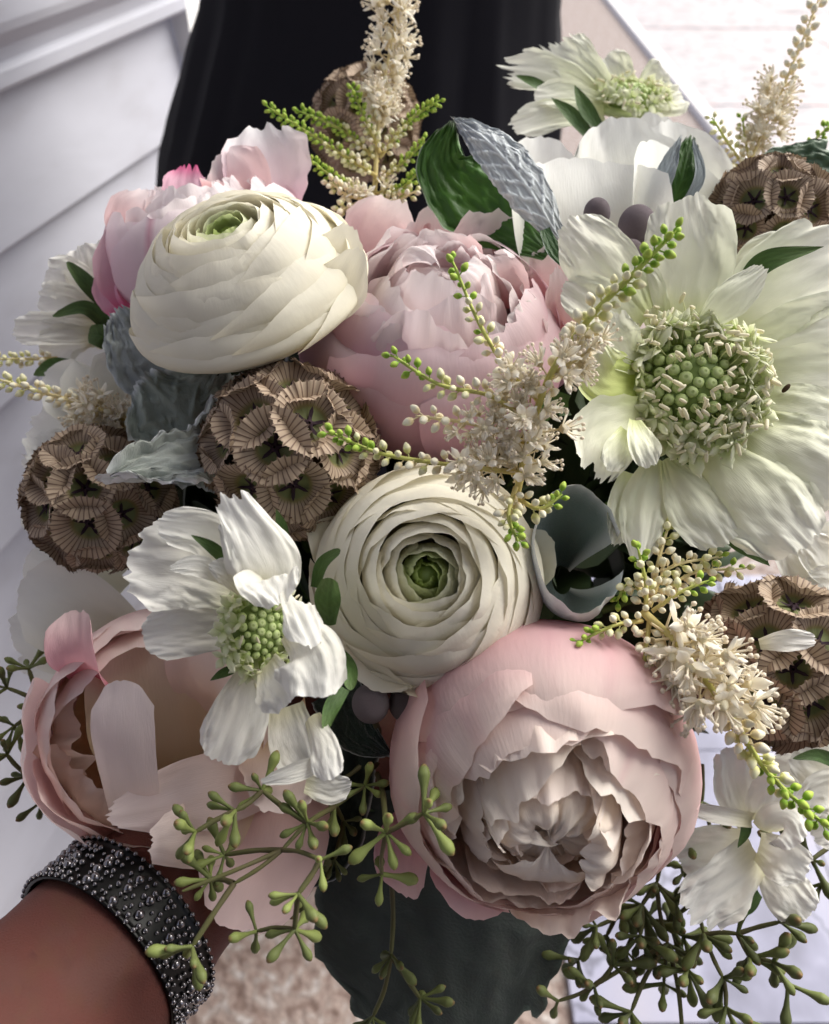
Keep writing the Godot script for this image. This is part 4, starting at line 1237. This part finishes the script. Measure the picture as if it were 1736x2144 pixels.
	petals_at(s3, "petal", [
		[[[1285, 215, 0.42], [1225, 155, 0.418], [1150, 95, 0.415]], [20, 44, 50], {"cren": 0.09}],
		[[[1275, 215, 0.418], [1170, 165, 0.413], [1058, 148, 0.41]], [18, 42, 44], {"cren": 0.08}],
		[[[1270, 225, 0.415], [1190, 200, 0.406], [1120, 205, 0.40]], [18, 32, 26], {}],
		[[[1265, 240, 0.412], [1170, 240, 0.404], [1072, 270, 0.40]], [18, 34, 36], {}],
		[[[1320, 200, 0.428], [1290, 150, 0.43], [1265, 120, 0.43]], [20, 36, 36], {}],
		[[[1340, 205, 0.428], [1375, 165, 0.43], [1395, 150, 0.43]], [20, 36, 36], {}],
		[[[1350, 225, 0.42], [1400, 215, 0.42], [1430, 200, 0.425]], [20, 36, 30], {}],
		[[[1330, 240, 0.412], [1350, 270, 0.406], [1400, 280, 0.405]], [20, 36, 30], {}],
		[[[1270, 200, 0.43], [1210, 110, 0.432], [1190, 85, 0.432]], [20, 34, 30], {}]], o, M.white)
	scab_heart(s3, px(1315, 205, 0.418), dir(0.0, 0.75, 0.65), 0.0195, 30, 40, 40, 1.1)
	petals_at(s3, "sepal", [
		[[[1255, 270, 0.402], [1225, 225, 0.398], [1203, 178, 0.398]], [12, 17, 2], {}],
		[[[1235, 285, 0.402], [1195, 240, 0.398], [1155, 205, 0.397]], [12, 16, 2], {}],
		[[[1150, 190, 0.408], [1115, 172, 0.405], [1080, 158, 0.405]], [10, 11, 2], {}]], gr, M.leaf)
	# lower right, seen from its edge
	var s4 := thing("scabiosa_flower", "white scabiosa hanging sideways beneath the astilbe tip at lower right", "scabiosa", px(1580, 1740, 0.322))
	petals_at(s4, "petal", [
		[[[1570, 1720, 0.325], [1545, 1650, 0.318], [1540, 1565, 0.317]], [30, 54, 56], {"vein": 0.04}],
		[[[1575, 1715, 0.315], [1490, 1700, 0.307], [1424, 1688, 0.306]], [18, 22, 12], {"ruf": 0.25, "roll": 0.9}],
		[[[1590, 1720, 0.322], [1625, 1680, 0.310], [1665, 1640, 0.308]], [30, 60, 56], {"roll": -0.5, "vein": 0.05}],
		[[[1600, 1740, 0.318], [1640, 1730, 0.307], [1670, 1770, 0.304]], [28, 50, 40], {"roll": -0.6, "vein": 0.06}],
		[[[1590, 1770, 0.322], [1640, 1800, 0.312], [1690, 1830, 0.312]], [30, 50, 40], {"vein": 0.05}],
		[[[1600, 1800, 0.324], [1650, 1870, 0.316], [1690, 1920, 0.314]], [24, 52, 46], {"roll": -0.3}],
		[[[1580, 1780, 0.322], [1510, 1850, 0.315], [1445, 1915, 0.312]], [44, 70, 70], {"cren": 0.06}],
		[[[1560, 1770, 0.332], [1480, 1780, 0.335], [1420, 1800, 0.338]], [40, 60, 50], {}]], o2, M.white)
	petals_at(s4, "sepal", [
		[[[1560, 1700, 0.318], [1560, 1740, 0.314], [1545, 1775, 0.314]], [10, 12, 2], {}],
		[[[1590, 1870, 0.325], [1560, 1900, 0.322], [1500, 1905, 0.322]], [10, 16, 4], {}]], gr, M.leaf)
	# left edge, soft behind the others
	var s5 := thing("scabiosa_flower", "white scabiosa at the left edge with two curved green sepals", "scabiosa", px(180, 640, 0.395))
	petals_at(s5, "petal", [
		[[[220, 640, 0.39], [190, 570, 0.388], [170, 515, 0.388]], [30, 50, 46], {}],
		[[[215, 650, 0.388], [150, 590, 0.384], [95, 575, 0.384]], [30, 48, 44], {}],
		[[[215, 660, 0.386], [140, 640, 0.382], [80, 635, 0.382]], [30, 46, 44], {}],
		[[[240, 620, 0.392], [235, 550, 0.392], [240, 500, 0.392]], [30, 46, 36], {}],
		[[[200, 690, 0.386], [120, 690, 0.38], [28, 690, 0.38]], [30, 36, 36], {"ruf": 0.2}],
		[[[210, 710, 0.386], [140, 725, 0.382], [90, 745, 0.382]], [30, 46, 44], {"ruf": 0.2}],
		[[[220, 730, 0.386], [180, 770, 0.382], [150, 790, 0.382]], [30, 40, 36], {}]], o2, M.white)
	petals_at(s5, "sepal", [
		[[[225, 640, 0.372], [180, 590, 0.368], [140, 548, 0.367]], [16, 18, 6], {}],
		[[[235, 690, 0.372], [180, 645, 0.366], [110, 662, 0.366]], [16, 16, 5], {}],
		[[[240, 720, 0.374], [215, 705, 0.37], [185, 700, 0.37]], [20, 26, 18], {}],
		[[[150, 770, 0.374], [110, 770, 0.372], [70, 785, 0.372]], [18, 20, 4], {}]], gr, M.leaf)
	var s6 := thing("scabiosa_flower", "white scabiosa petals at the right edge above the lower seed pod", "scabiosa", px(1730, 1180, 0.33))
	petals_at(s6, "petal", [
		[[[1740, 1240, 0.33], [1680, 1190, 0.325], [1640, 1120, 0.325]], [40, 50, 34], {}],
		[[[1780, 1200, 0.33], [1730, 1170, 0.322], [1690, 1130, 0.322]], [50, 56, 40], {}],
		[[[1790, 1240, 0.326], [1740, 1220, 0.32], [1690, 1215, 0.32]], [40, 40, 30], {}],
		[[[1780, 1150, 0.335], [1700, 1150, 0.33], [1630, 1170, 0.33]], [50, 60, 44], {}],
		[[[1800, 1280, 0.33], [1750, 1250, 0.324], [1700, 1250, 0.324]], [40, 44, 34], {}]], o2, M.white)
	var s7 := thing("scabiosa_flower", "pale scabiosa with a dark green sepal at the right edge beside the astilbe tip", "scabiosa", px(1740, 1610, 0.335))
	petals_at(s7, "petal", [
		[[[1780, 1640, 0.335], [1720, 1600, 0.33], [1660, 1570, 0.328]], [40, 60, 50], {}],
		[[[1790, 1580, 0.338], [1730, 1530, 0.335], [1660, 1530, 0.335]], [40, 50, 40], {}],
		[[[1790, 1680, 0.33], [1730, 1660, 0.325], [1680, 1690, 0.325]], [40, 55, 36], {}],
		[[[1780, 1640, 0.34], [1690, 1640, 0.337], [1610, 1600, 0.336]], [50, 70, 50], {}],
		[[[1790, 1720, 0.335], [1740, 1730, 0.33], [1700, 1750, 0.33]], [40, 50, 36], {}]], o2, M.white)
	petals_at(s7, "sepal", [[[[1760, 1600, 0.325], [1710, 1580, 0.322], [1660, 1588, 0.32]], [14, 14, 3], {}]], gr, M.leaf)
	var loose := thing("loose_petal", "small white petal lying across the lower right seed pod", "petal", px(1640, 1345, 0.282))
	sheet(loose, "petal", [[1590, 1348, 0.283], [1645, 1340, 0.280], [1708, 1340, 0.282]], [12, 24, 18], o2, M.white)

func pods_and_berries() -> void:
	seed_pod("papery brown seed pod in the middle with green-floored cups, above the white scabiosa", px(610, 945, 0.308), 0.0325, dir(0.12, -0.02, 1))
	seed_pod("dark shaded papery seed pod left of the silver pointed leaf", px(212, 1045, 0.335), 0.0292, dir(-0.3, 0.2, 1))
	seed_pod("tan papery seed pod at upper right under the dark round leaf", px(1608, 460, 0.345), 0.0250, dir(0.0, 0.25, 1))
	seed_pod("papery seed pod at lower right with a loose white petal on it", px(1625, 1385, 0.318), 0.0320, dir(0.0, 0.1, 1))
	seed_pod("blurred brown seed pod at the back behind the green-tipped astilbe", px(765, 262, 0.435), 0.0285, dir(0, 0.5, 1))
	var b := {"d": 0}
	var list := [[1250, 446, 0.325, 0.0052, "round mauve berry over the white peony, upper left of a pair"], [1334, 474, 0.318, 0.0072, "largest oval mauve berry beside the top scabiosa petal"], [1322, 530, 0.312, 0.0046, "small mauve berry half behind the big scabiosa's top petal"], [776, 1473, 0.285, 0.0064, "grey felted berry under the middle ranunculus, left one of two"], [850, 1474, 0.29, 0.0060, "grey felted berry under the middle ranunculus, right one of two"]]
	for e in list:
		var t := thing("brunia_berry", e[4], "berry", px(e[0], e[1], e[2]), "felted brunia berries", frame(dir(-0.1, 0.8, 0.5)))
		var R: float = e[3]
		var nu := 41
		var nv := 25
		var P := PackedVector3Array()
		var C := PackedColorArray()
		for j in nv:
			var th := PI * (1.0 - j / float(nv - 1))
			for i in nu:
				var a := -TAU * (i % (nu - 1)) / (nu - 1)
				var kn := sin(a * 20.0) * sin(th * 20.0)
				var r := R * (1.0 + 0.025 * kn)
				P.append(Vector3(r * sin(th) * cos(a), r * 1.12 * cos(th), r * sin(th) * sin(a)))
				C.append(k(112, 98, 104).lerp(k(146, 132, 136), 0.5 + 0.5 * kn))
		part(t, "berry", mesh_of(P, C, nu, nv, true), M.berry)
		var at: Vector3 = t.position
		tube(t, "stalk", [at - dir(-0.1, 0.8, 0.5) * R, at - dir(-0.1, 0.7, 0.9) * R * 4.0], 0.0011, 0.0013, k(96, 92, 70), k(96, 92, 70), M.stem)

func leaf_thing(called: String, label: String, cat: String, grp: String, sheets: Array, o: Dictionary, m: Material) -> Node3D:
	var p: Array = sheets[0][1][0]
	var t := thing(called, label, cat, pt(p), grp)
	for s in sheets:
		var oo := o.duplicate()
		if s.size() > 3:
			oo.merge(s[3], true)
		sheet(t, s[0], s[1], s[2], oo, oo.get("m", m))
	return t

func leaves() -> void:
	var grey := k(140, 152, 150)
	var pale := k(206, 212, 212)
	var f := {"c": [k(166, 172, 160), k(180, 186, 174), k(192, 198, 188)], "edge": pale, "ew": 0.07, "roll": 0.3, "ruf": 0.16, "rf": 2.2, "rv": 2.6, "cren": 0.03, "lobe": 0.22, "lf": 7.0, "vein": 0.03, "vf": 8.0, "net": 0.035, "nn": 6.0, "netc": 0.22, "drop": 0.12, "mott": 0.16, "nu": 41, "nv": 49}
	var g := "silver felted leaves"
	leaf_thing("felted_leaf", "green leaf with its white felted underside folded over, at top between the peonies", "leaf", g, [
		["upper_face", [[1150, 530, 0.330], [1020, 440, 0.338], [930, 350, 0.338], [948, 252, 0.332]], [24, 88, 62, 12], {"m": M.leaf, "c": [k(58, 92, 34), k(66, 104, 40), k(74, 112, 54)], "mott": 0.25, "edge": k(170, 184, 160), "lobe": 0.08, "ew": 0.04, "net": 0.03, "nn": 6.0, "netc": 0.25}],
		["underside", [[1172, 500, 0.324], [1100, 385, 0.320], [1020, 295, 0.321], [950, 247, 0.330]], [20, 52, 44, 6], {"c": [k(214, 220, 222)], "roll": -0.5, "net": 0.07, "nn": 9.0, "netc": 0.5, "lobe": 0.12, "nu": 41, "nv": 71}],
		["stalk_leaf", [[1140, 480, 0.322], [1165, 530, 0.318], [1215, 585, 0.314]], [12, 16, 3], {"m": M.leaf, "c": [k(52, 84, 40)], "lobe": 0.0}]], f, M.felt)
	leaf_thing("felted_leaf", "grey felted leaf tucked under the upper ranunculus at left", "leaf", g, [["blade", [[430, 800, 0.34], [310, 740, 0.332], [240, 648, 0.332]], [100, 92, 34], {"lobe": 0.1, "c": [k(180, 188, 186)]}]], f, M.felt)
	leaf_thing("felted_leaf", "dark grey lobed leaf behind the silver pointed one", "leaf", g, [["blade", [[540, 940, 0.345], [400, 880, 0.325], [300, 790, 0.318]], [130, 135, 60], {"n": dir(-0.1, 0.3, 1), "c": [k(158, 168, 158)]}]], f, M.felt)
	leaf_thing("felted_leaf", "silver pointed leaf with a wavy white edge, tip over the dark seed pod", "leaf", g, [
		["blade", [[560, 930, 0.318], [400, 950, 0.302], [202, 1003, 0.288]], [120, 78, 4], {"c": [k(188, 194, 186)], "edge": k(240, 242, 242), "n": dir(-0.05, 0.35, 0.95), "lobe": 0.34, "ruf": 0.3, "fold": 0.1, "ew": 0.14}]], f, M.felt)
	leaf_thing("felted_leaf", "grey leaf with a thick pale rim curling behind the middle seed pod", "leaf", g, [["blade", [[800, 930, 0.328], [740, 830, 0.322], [645, 768, 0.322]], [50, 54, 22], {"lobe": 0.06, "roll": 0.7}]], f, M.felt)
	var tube_leaf := bloom("felted_leaf", "grey leaf rolled into an open tube beside the middle ranunculus", "leaf", [1212, 1150, 0.283], dir(-0.02, 0.34, 0.94), 0.0, g)
	tube_leaf.basis = tube_leaf.basis.scaled_local(Vector3(1.0, 1.0, 1.5)) if absf(tube_leaf.basis.x.x) > 0.5 else tube_leaf.basis.scaled_local(Vector3(1.5, 1.0, 1.0))
	var rl := 0.0152
	cup(tube_leaf, "blade", PI * 0.5, 2.85, [Vector2(0.25 * rl, -2.6 * rl), Vector2(0.8 * rl, -2.0 * rl), Vector2(1.15 * rl, -0.7 * rl), Vector2(0.98 * rl, 0.1 * rl)], {"c": [k(50, 66, 62), k(120, 138, 134), k(206, 214, 216)], "cm": 0.6, "edge": k(232, 236, 236), "drop": 0.1, "cren": 0.03, "cf": 4.0, "ruf": 0.08, "rf": 4.0, "spiral": 0.05, "bw": 0.9, "nu": 61, "nv": 21, "mott": 0.12}, M.felt)
	leaf_thing("felted_leaf", "small folded leaf, green inside and grey outside, in front of the smooth white peony", "leaf", g, [
		["upper_face", [[1405, 440, 0.342], [1430, 360, 0.338], [1448, 285, 0.34]], [16, 34, 12], {"m": M.leaf, "c": [k(62, 96, 40)], "lobe": 0.0, "edge": k(140, 156, 130)}],
		["underside", [[1365, 450, 0.338], [1392, 370, 0.335], [1425, 285, 0.338]], [16, 24, 5], {"lobe": 0.05, "c": [k(168, 178, 180)], "n": dir(-0.6, 0, 0.8)}],
		["far_side", [[1425, 440, 0.338], [1465, 370, 0.335], [1452, 290, 0.338]], [5, 12, 4], {"lobe": 0.05, "c": [k(168, 178, 180)]}]], f, M.felt)
	leaf_thing("felted_leaf", "broad dark green leaf behind the upper right seed pod", "leaf", g, [["blade", [[1560, 470, 0.365], [1650, 400, 0.368], [1770, 360, 0.372]], [70, 90, 80], {"c": [k(60, 84, 58)], "edge": k(120, 140, 120), "lobe": 0.08, "m": M.leaf}]], f, M.felt)
	leaf_thing("felted_leaf", "large dark leaf with a scalloped edge hanging below the blush peony", "leaf", g, [["blade", [[880, 1640, 0.36], [930, 1900, 0.345], [960, 2190, 0.335]], [180, 300, 170], {"c": [k(66, 72, 68), k(70, 76, 72), k(74, 80, 76)], "net": 0.01, "netc": 0.12, "edge": k(96, 108, 98), "ew": 0.03, "lobe": 0.09, "lf": 6.0, "ruf": 0.05, "roll": -0.3, "vein": 0.03, "nu": 31, "nv": 37}]], f, M.felt)
	leaf_thing("felted_leaf", "dark leaf sliver under the two grey berries", "leaf", g, [["blade", [[700, 1440, 0.315], [750, 1530, 0.300], [822, 1585, 0.295]], [60, 50, 3], {"c": [k(44, 56, 50)], "lobe": 0.05}]], f, M.felt)
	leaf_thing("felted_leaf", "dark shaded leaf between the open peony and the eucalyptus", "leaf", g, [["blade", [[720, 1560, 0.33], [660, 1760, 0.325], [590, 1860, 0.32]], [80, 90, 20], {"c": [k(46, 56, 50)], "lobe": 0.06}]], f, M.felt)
	# the inner mass of greenery that the blooms sit in
	var t := thing("inner_foliage", "dark green leaves filling the bouquet between the flowers", "foliage", px(880, 1100, 0.38))
	t.set_meta("kind", "stuff")
	var list := []
	var src := []
	for q in 3:
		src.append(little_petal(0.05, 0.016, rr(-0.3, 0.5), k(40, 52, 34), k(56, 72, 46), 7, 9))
	var hub := px(760, 1450, 0.42)
	for i in 300:
		var a := i * 2.39996
		var q := sqrt((i + 0.5) / 300.0)
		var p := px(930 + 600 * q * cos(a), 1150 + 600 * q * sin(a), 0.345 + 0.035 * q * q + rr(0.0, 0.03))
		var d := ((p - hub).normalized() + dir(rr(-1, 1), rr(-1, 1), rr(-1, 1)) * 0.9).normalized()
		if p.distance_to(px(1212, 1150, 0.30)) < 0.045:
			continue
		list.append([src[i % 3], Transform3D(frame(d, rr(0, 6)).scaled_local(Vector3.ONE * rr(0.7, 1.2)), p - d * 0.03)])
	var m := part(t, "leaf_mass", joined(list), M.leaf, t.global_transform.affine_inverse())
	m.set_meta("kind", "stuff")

func astilbes() -> void:
	var g := "creamy astilbe plumes"
	var a1 := thing("astilbe", "upright cream astilbe with green side tips against the black clothes", "astilbe", px(785, 420, 0.385), g)
	astilbe_branch(a1, [[783, 430, 0.385], [790, 300, 0.385], [800, 190, 0.385], [842, -10, 0.385]], 0.5, 0.45, {"from": 0.45, "gap": 0.0012, "size": 0.0034, "r": 0.0012})
	for e in [[[790, 370, 0.384], [680, 300, 0.38], [558, 222, 0.378]], [[793, 340, 0.386], [720, 275, 0.384], [625, 232, 0.383]], [[797, 320, 0.384], [765, 250, 0.38], [735, 180, 0.378]], [[795, 330, 0.386], [860, 250, 0.386], [922, 210, 0.386]], [[790, 380, 0.384], [850, 335, 0.38], [890, 295, 0.378]], [[785, 410, 0.382], [710, 380, 0.377], [645, 330, 0.375]], [[785, 405, 0.384], [840, 395, 0.38], [885, 350, 0.378]]]:
		astilbe_branch(a1, e, 1.1, 2.5, {"gap": 0.00062, "size": 0.0024})
	for e in [[[785, 420, 0.382], [730, 410, 0.376], [690, 380, 0.374]], [[785, 425, 0.383], [740, 430, 0.377], [715, 440, 0.375]], [[785, 425, 0.384], [830, 420, 0.38], [870, 400, 0.378]]]:
		astilbe_branch(a1, e, 0.5, 1.2, {"gap": 0.0009, "size": 0.0028})
	var a2 := thing("astilbe", "branching cream astilbe arching over the soft pink peony in the middle", "astilbe", px(1090, 1000, 0.268), g)
	astilbe_branch(a2, [[1075, 1080, 0.27], [1100, 950, 0.262], [1150, 790, 0.255], [1240, 660, 0.250], [1330, 570, 0.247], [1415, 482, 0.245]], -0.2, 2.3, {"gap": 0.00115, "size": 0.0033, "fs": 1.12, "r": 0.0014, "from": 0.12})
	astilbe_branch(a2, [[1130, 840, 0.26], [1060, 770, 0.258], [1000, 670, 0.257], [945, 540, 0.257]], 0.3, 2.2, {"gap": 0.0012})
	astilbe_branch(a2, [[1115, 890, 0.26], [1030, 830, 0.256], [920, 805, 0.254], [818, 742, 0.254]], 0.3, 2.2, {"gap": 0.0012})
	astilbe_branch(a2, [[1090, 990, 0.265], [960, 975, 0.26], [800, 950, 0.256], [688, 903, 0.255]], 0.1, 2.1, {"gap": 0.0011})
	astilbe_branch(a2, [[1110, 930, 0.264], [1000, 890, 0.26], [870, 870, 0.258]], 0.1, 1.0, {"gap": 0.0012, "fs": 1.0})
	astilbe_branch(a2, [[1080, 1020, 0.262], [1065, 1080, 0.256], [1085, 1135, 0.254]], 0.8, 2.2, {"gap": 0.0008})
	astilbe_branch(a2, [[1078, 1040, 0.264], [1130, 1065, 0.26], [1178, 1035, 0.26]], 0.6, 2.1, {"gap": 0.0009})
	astilbe_branch(a2, [[1150, 790, 0.256], [1210, 750, 0.254], [1250, 720, 0.254]], 0.0, 0.4, {"gap": 0.001})
	var a3 := thing("astilbe", "bright backlit astilbe rising at the top right edge", "astilbe", px(1560, 350, 0.40), g)
	astilbe_branch(a3, [[1560, 360, 0.40], [1610, 250, 0.40], [1662, 130, 0.40], [1722, -20, 0.40]], 0.3, 1.1, {"gap": 0.0012, "from": 0.15, "size": 0.0034})
	for e in [[[1560, 350, 0.40], [1525, 300, 0.398], [1490, 245, 0.397]], [[1560, 350, 0.40], [1500, 335, 0.397], [1470, 310, 0.396]], [[1570, 340, 0.40], [1560, 290, 0.40], [1555, 245, 0.40]], [[1580, 380, 0.398], [1530, 390, 0.395], [1490, 390, 0.394]]]:
		astilbe_branch(a3, e, 0.6, 1.7, {"gap": 0.0011, "size": 0.0026})
	astilbe_branch(a3, [[1640, 370, 0.385], [1690, 310, 0.385], [1745, 255, 0.385]], 1.0, 2.2, {"gap": 0.001, "size": 0.0028})
	var a4 := thing("astilbe", "white astilbe spike slanting down to a green tip at lower right", "astilbe", px(1350, 1290, 0.275), g)
	astilbe_branch(a4, [[1345, 1280, 0.277], [1430, 1360, 0.268], [1530, 1500, 0.261], [1610, 1620, 0.259], [1735, 1735, 0.259]], -0.5, 2.3, {"gap": 0.00095, "size": 0.0034, "fs": 1.55, "r": 0.0014, "from": 0.12})
	for e in [[[1345, 1300, 0.276], [1285, 1310, 0.272], [1210, 1345, 0.270]], [[1360, 1300, 0.276], [1350, 1380, 0.272], [1345, 1482, 0.270]], [[1352, 1290, 0.278], [1352, 1220, 0.277], [1335, 1145, 0.276]], [[1365, 1280, 0.277], [1425, 1240, 0.275], [1485, 1215, 0.274]], [[1352, 1250, 0.28], [1320, 1220, 0.28], [1290, 1260, 0.28]]]:
		astilbe_branch(a4, e, 0.7, 2.1, {"gap": 0.0010})
	for e in [[[1360, 1270, 0.286], [1400, 1190, 0.288], [1510, 1165, 0.29]], [[1360, 1260, 0.288], [1380, 1170, 0.29], [1400, 1100, 0.292]], [[1380, 1250, 0.289], [1450, 1200, 0.291], [1560, 1190, 0.294]]]:
		astilbe_branch(a4, e, 0.8, 1.5, {"gap": 0.0011})
	var a5 := thing("astilbe", "cream astilbe pointing to the left edge above the dark seed pod", "astilbe", px(300, 890, 0.345), g)
	astilbe_branch(a5, [[310, 895, 0.345], [200, 855, 0.343], [100, 825, 0.342], [-10, 793, 0.342]], 0.1, 1.5, {"gap": 0.00085, "size": 0.0029, "r": 0.0012})
	astilbe_branch(a5, [[300, 880, 0.35], [240, 890, 0.348], [180, 875, 0.347]], 0.0, 0.6, {"gap": 0.0009})
	var a6 := thing("astilbe", "short astilbe tip at the left edge below the white scabiosa", "astilbe", px(110, 750, 0.38), g)
	astilbe_branch(a6, [[120, 750, 0.38], [50, 752, 0.378], [-15, 752, 0.376]], 0.8, 1.6, {"gap": 0.0009})

func eucalypts() -> void:
	eucalyptus("seeded eucalyptus hanging in front of the open peony and the bracelet", [[790, 1600, 0.31, -1], [764, 1645, 0.285, 0], [700, 1690, 0.28, 1, 3], [644, 1722, 0.262, 2], [590, 1780, 0.262, 2, 0], [549, 1655, 0.268, 3], [492, 1698, 0.262, 5], [409, 1742, 0.255, 6], [671, 1800, 0.25, 4, 3], [624, 1872, 0.245, 8], [617, 1946, 0.25, 9], [537, 1950, 0.256, 10, 3], [490, 1850, 0.255, 4, 0], [402, 1982, 0.246, 12], [440, 1840, 0.262, 12], [382, 1866, 0.25, 4, 0], [470, 1790, 0.268, 4]], {"bright": 1, "len": 0.0115})
	eucalyptus("seeded eucalyptus sprig crossing the left petals of the blush peony", [[790, 1620, 0.30, -1], [809, 1742, 0.258, 0], [888, 1702, 0.255, 1], [800, 1830, 0.275, 1, 4]], {"bright": 1})
	eucalyptus("dark seeded eucalyptus over the large scalloped leaf", [[820, 1850, 0.33, -1], [819, 2000, 0.322, 0], [780, 2130, 0.322, 1], [880, 2090, 0.325, 1]], {})
	eucalyptus("dark seeded eucalyptus at the left edge", [[160, 1560, 0.33, -1], [90, 1480, 0.335, 0], [60, 1400, 0.335, 1], [15, 1440, 0.335, 1], [30, 1520, 0.335, 1], [110, 1590, 0.33, 0], [60, 1625, 0.33, 5], [15, 1580, 0.33, 6], [85, 1680, 0.33, 6], [120, 1520, 0.335, 0]], {"len": 0.012})
	eucalyptus("thick seeded eucalyptus hanging under the blush peony at lower right", [[1380, 1760, 0.35, -1], [1375, 1850, 0.345, 0], [1344, 1895, 0.34, 1], [1249, 1940, 0.338, 2], [1399, 1977, 0.335, 1], [1244, 2064, 0.33, 4], [1321, 2120, 0.325, 4], [1284, 2020, 0.33, 5], [1414, 1885, 0.34, 1], [1430, 2170, 0.32, 4], [1168, 2096, 0.33, 5, 2], [1390, 2060, 0.33, 4, 4], [1340, 1960, 0.332, 2]], {"len": 0.0145})
	eucalyptus("seeded eucalyptus beneath the hanging white scabiosa at lower right", [[1460, 1780, 0.34, -1], [1439, 1820, 0.34, 0], [1474, 1957, 0.33, 1], [1544, 1955, 0.325, 2], [1514, 2048, 0.318, 2], [1569, 2004, 0.32, 3], [1619, 2014, 0.318, 5], [1634, 1930, 0.322, 3], [1650, 2060, 0.318, 6, 3], [1520, 2110, 0.315, 4], [1440, 2030, 0.325, 2]], {"len": 0.0145})
	eucalyptus("seeded eucalyptus at the right edge below the pale scabiosa", [[1760, 1760, 0.34, -1], [1700, 1800, 0.335, 0], [1722, 1850, 0.333, 1], [1660, 1770, 0.34, 1]], {"len": 0.0135})
	eucalyptus("dark eucalyptus tangle behind the brighter sprigs at lower left", [[760, 1600, 0.33, -1], [680, 1650, 0.318, 0], [600, 1640, 0.312, 1], [540, 1720, 0.308, 2], [640, 1760, 0.31, 1], [560, 1800, 0.305, 4], [480, 1780, 0.302, 5], [720, 1720, 0.318, 1], [700, 1800, 0.315, 7], [590, 1880, 0.305, 5]], {"len": 0.0115})
	eucalyptus("dense eucalyptus directly below the right side of the blush peony", [[1330, 1800, 0.352, -1], [1300, 1890, 0.348, 0], [1350, 1930, 0.346, 1], [1310, 1990, 0.344, 2], [1400, 1930, 0.345, 2], [1430, 1960, 0.342, 4], [1370, 2010, 0.342, 2], [1270, 1960, 0.346, 1], [1460, 1880, 0.344, 4], [1210, 2010, 0.343, 7]], {"len": 0.0135})
	eucalyptus("shaded eucalyptus between the blush peony and the hanging scabiosa", [[1470, 1600, 0.345, -1], [1470, 1680, 0.342, 0], [1440, 1760, 0.342, 1], [1490, 1780, 0.342, 1]], {"len": 0.0135})
